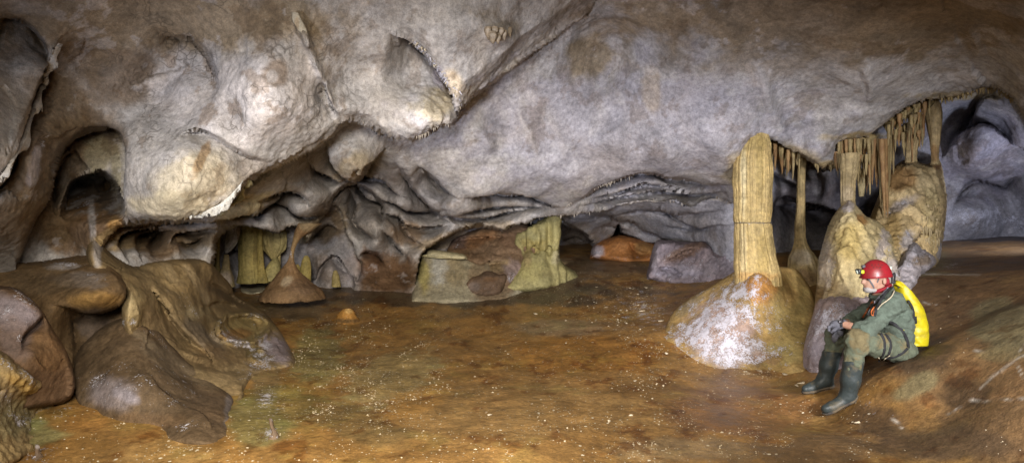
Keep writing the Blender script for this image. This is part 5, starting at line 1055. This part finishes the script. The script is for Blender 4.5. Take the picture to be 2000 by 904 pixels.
# ---------------- yellow pack on his back
pk = thing('backpack', 'bright yellow caving pack worn on the back of the seated man', 'backpack', tuple(J(1788,672,5.22)))
axp = smooth_poly([J(1756,551,5.20), J(1764,567,5.20), J(1776,598,5.20), J(1784,630,5.20), J(1786.5,655,5.20), J(1786.5,672,5.20)], 6); rp = np.interp(np.linspace(0, 1, len(axp)), [0, .12, .35, .6, .85, 1], [.050, .076, .102, .104, .100, .094])
sg = 40; a = np.arange(sg)*2*math.pi/sg; V = []
for i, (c, r) in enumerate(zip(axp, rp)):
    t = i/(len(axp)-1); fl_ = np.interp(t, [0, .15, .4], [.40, .7, 1])
    V.append(c+np.stack([r*np.cos(a)*fl_, r*1.08*np.sin(a), -.35*r*np.cos(a)*(1-t)+0*a], -1))
V = np.array(V); V += .010*fbm(V, 7, 3, .6, 90)[..., None]*np.array([1, 1, 0])+.011*(ridged(V*np.array([1, 1, 1.6]), 11, 2, 91)-.4)[..., None]*np.array([1, 1, 0])
n_ = len(axp); V = np.vstack([V.reshape(-1, 3), axp[0], axp[-1]]); k = np.arange(sg); k2 = (k+1) % sg
Q = np.vstack([grid_quads(n_, sg, True)[:, ::-1], np.stack([k, k2, np.full(sg, n_*sg), np.full(sg, n_*sg)], -1), np.stack([(n_-1)*sg+k2, (n_-1)*sg+k, np.full(sg, n_*sg+1), np.full(sg, n_*sg+1)], -1)])
bagm = mesh_polys('bag', V, Q, YEL, pk)
f_bag = lambda P: chain(P, axp[::5], rp[::5], .02)
strap('closure', f_bag, [(1747,552),(1752,553),(1757,556),(1764,560)], 7, YEL, pk, .5, -.004); strap('side_handle', f_bag, [(1773,586),(1780,596),(1784,606),(1785,617),(1786,628)], 4.5, BLACK, pk, .35, .018)
strap('handle_pad', f_bag, [(1786,618),(1786.5,624),(1787,632)], 9, BLACK, pk, .25, .020)
tube('haul_loop', [J(1744,552,5.16), J(1742,544,5.16), J(1745,534,5.16), J(1748,536,5.16), J(1747,548,5.16)], .0075, BLACK, 8, pk); rbox_ = rbox('buckle', J(1745,551,5.14), (.03, .02, .025), DARKPL, .004); under(rbox_, pk)
under(rbox('buckle', J(1755,561,5.125), (.014, .01, .012), DARKPL, .003), pk); tube('strap', [J(1776,660,5.12), J(1768,652,5.06), J(1764,645,5.03)], .011, YEL, 8, pk, flat=((0, 1, 0), .25))
seam = tube('bottom_seam', ring_pts(m(axp[-1],0,0,.012), (.089, .096), 30), .004, YEL, 6, pk, smooth_k=1)
# ================================================================ light, camera, render settings
def aim_lamp(name, loc, target, power, size=.35, color=(1, 1, 1), spot=None, blend=.8):
    if spot: l = bpy.data.lights.new(name, 'SPOT'); l.spot_size = math.radians(spot); l.spot_blend = blend; l.shadow_soft_size = size
    else: l = bpy.data.lights.new(name, 'AREA'); l.shape = 'DISK'; l.size = size
    l.energy = power; l.color = color
    o = bpy.data.objects.new(name, l); COL.objects.link(o); o.location = loc
    o.rotation_euler = (Vector(target)-Vector(loc)).to_track_quat('-Z', 'Y').to_euler(); return o
COOL = (.81, .85, 1.0); NEUT = (.97, .96, 1.0); WARM = (1.0, .92, .80)
aim_lamp('flash_or_fill_lamp', (-2.6, .4, -.6), at(520, 245, 5.2), 640, .3, COOL, 50, 1)
aim_lamp('flash_or_fill_lamp', (-1.9, 1.0, -.95), at(1250, 365, 7.7), 1450, .25, COOL, 54, 1)
aim_lamp('flash_or_fill_lamp', (2.8, .5, .3), at(1620, 560, 6.3), 1700, .25, NEUT, 58, 1)
aim_lamp('flash_or_fill_lamp', (-.4, .2, .9), at(860, 760, 7), 2700, .4, WARM, 80, 1)
aim_lamp('flash_or_fill_lamp', (-1.6, .3, .4), at(300, 600, 5.4), 460, .3, WARM, 56, 1)
aim_lamp('flash_or_fill_lamp', (1.3, .2, 1.1), (3.9, 5.6, -.8), 520, .3, WARM, 52, 1)  # unseen fill lamp added to brighten the bank on the right
aim_lamp('flash_or_fill_lamp', at(2085, 385, 7.6), at(1890, 400, 10.0), 130, .15, (.74,.80,1.0), 150, 1)
aim_lamp('flash_or_fill_lamp', at(1058, 480, 11.0), at(1210, 480, 13.0), 60, .15, NEUT, 140, 1)
w = bpy.data.worlds.new('World'); S.world = w; w.use_nodes = True
b = w.node_tree.nodes['Background']; b.inputs[0].default_value = (.5, .48, .5, 1); b.inputs[1].default_value = .005
cam = bpy.data.cameras.new('camera'); co = bpy.data.objects.new('camera', cam); COL.objects.link(co)
co.rotation_euler = (math.pi/2, 0, 0); cam.sensor_width = 36; cam.lens = 36*FPX/2000; cam.clip_start = .05; cam.clip_end = 200
S.camera = co
S.render.engine = 'CYCLES'; S.cycles.use_denoising = True; S.cycles.max_bounces = 5; S.cycles.diffuse_bounces = 4; S.cycles.glossy_bounces = 2; S.cycles.sample_clamp_indirect = 4
S.view_settings.view_transform = 'Standard'; S.view_settings.look = 'None'; S.view_settings.gamma = 1; S.view_settings.exposure = 0
for o in list(S.objects):
    if o.parent is None and o.get('category') and not o.get('kind'): o['kind'] = 'thing'
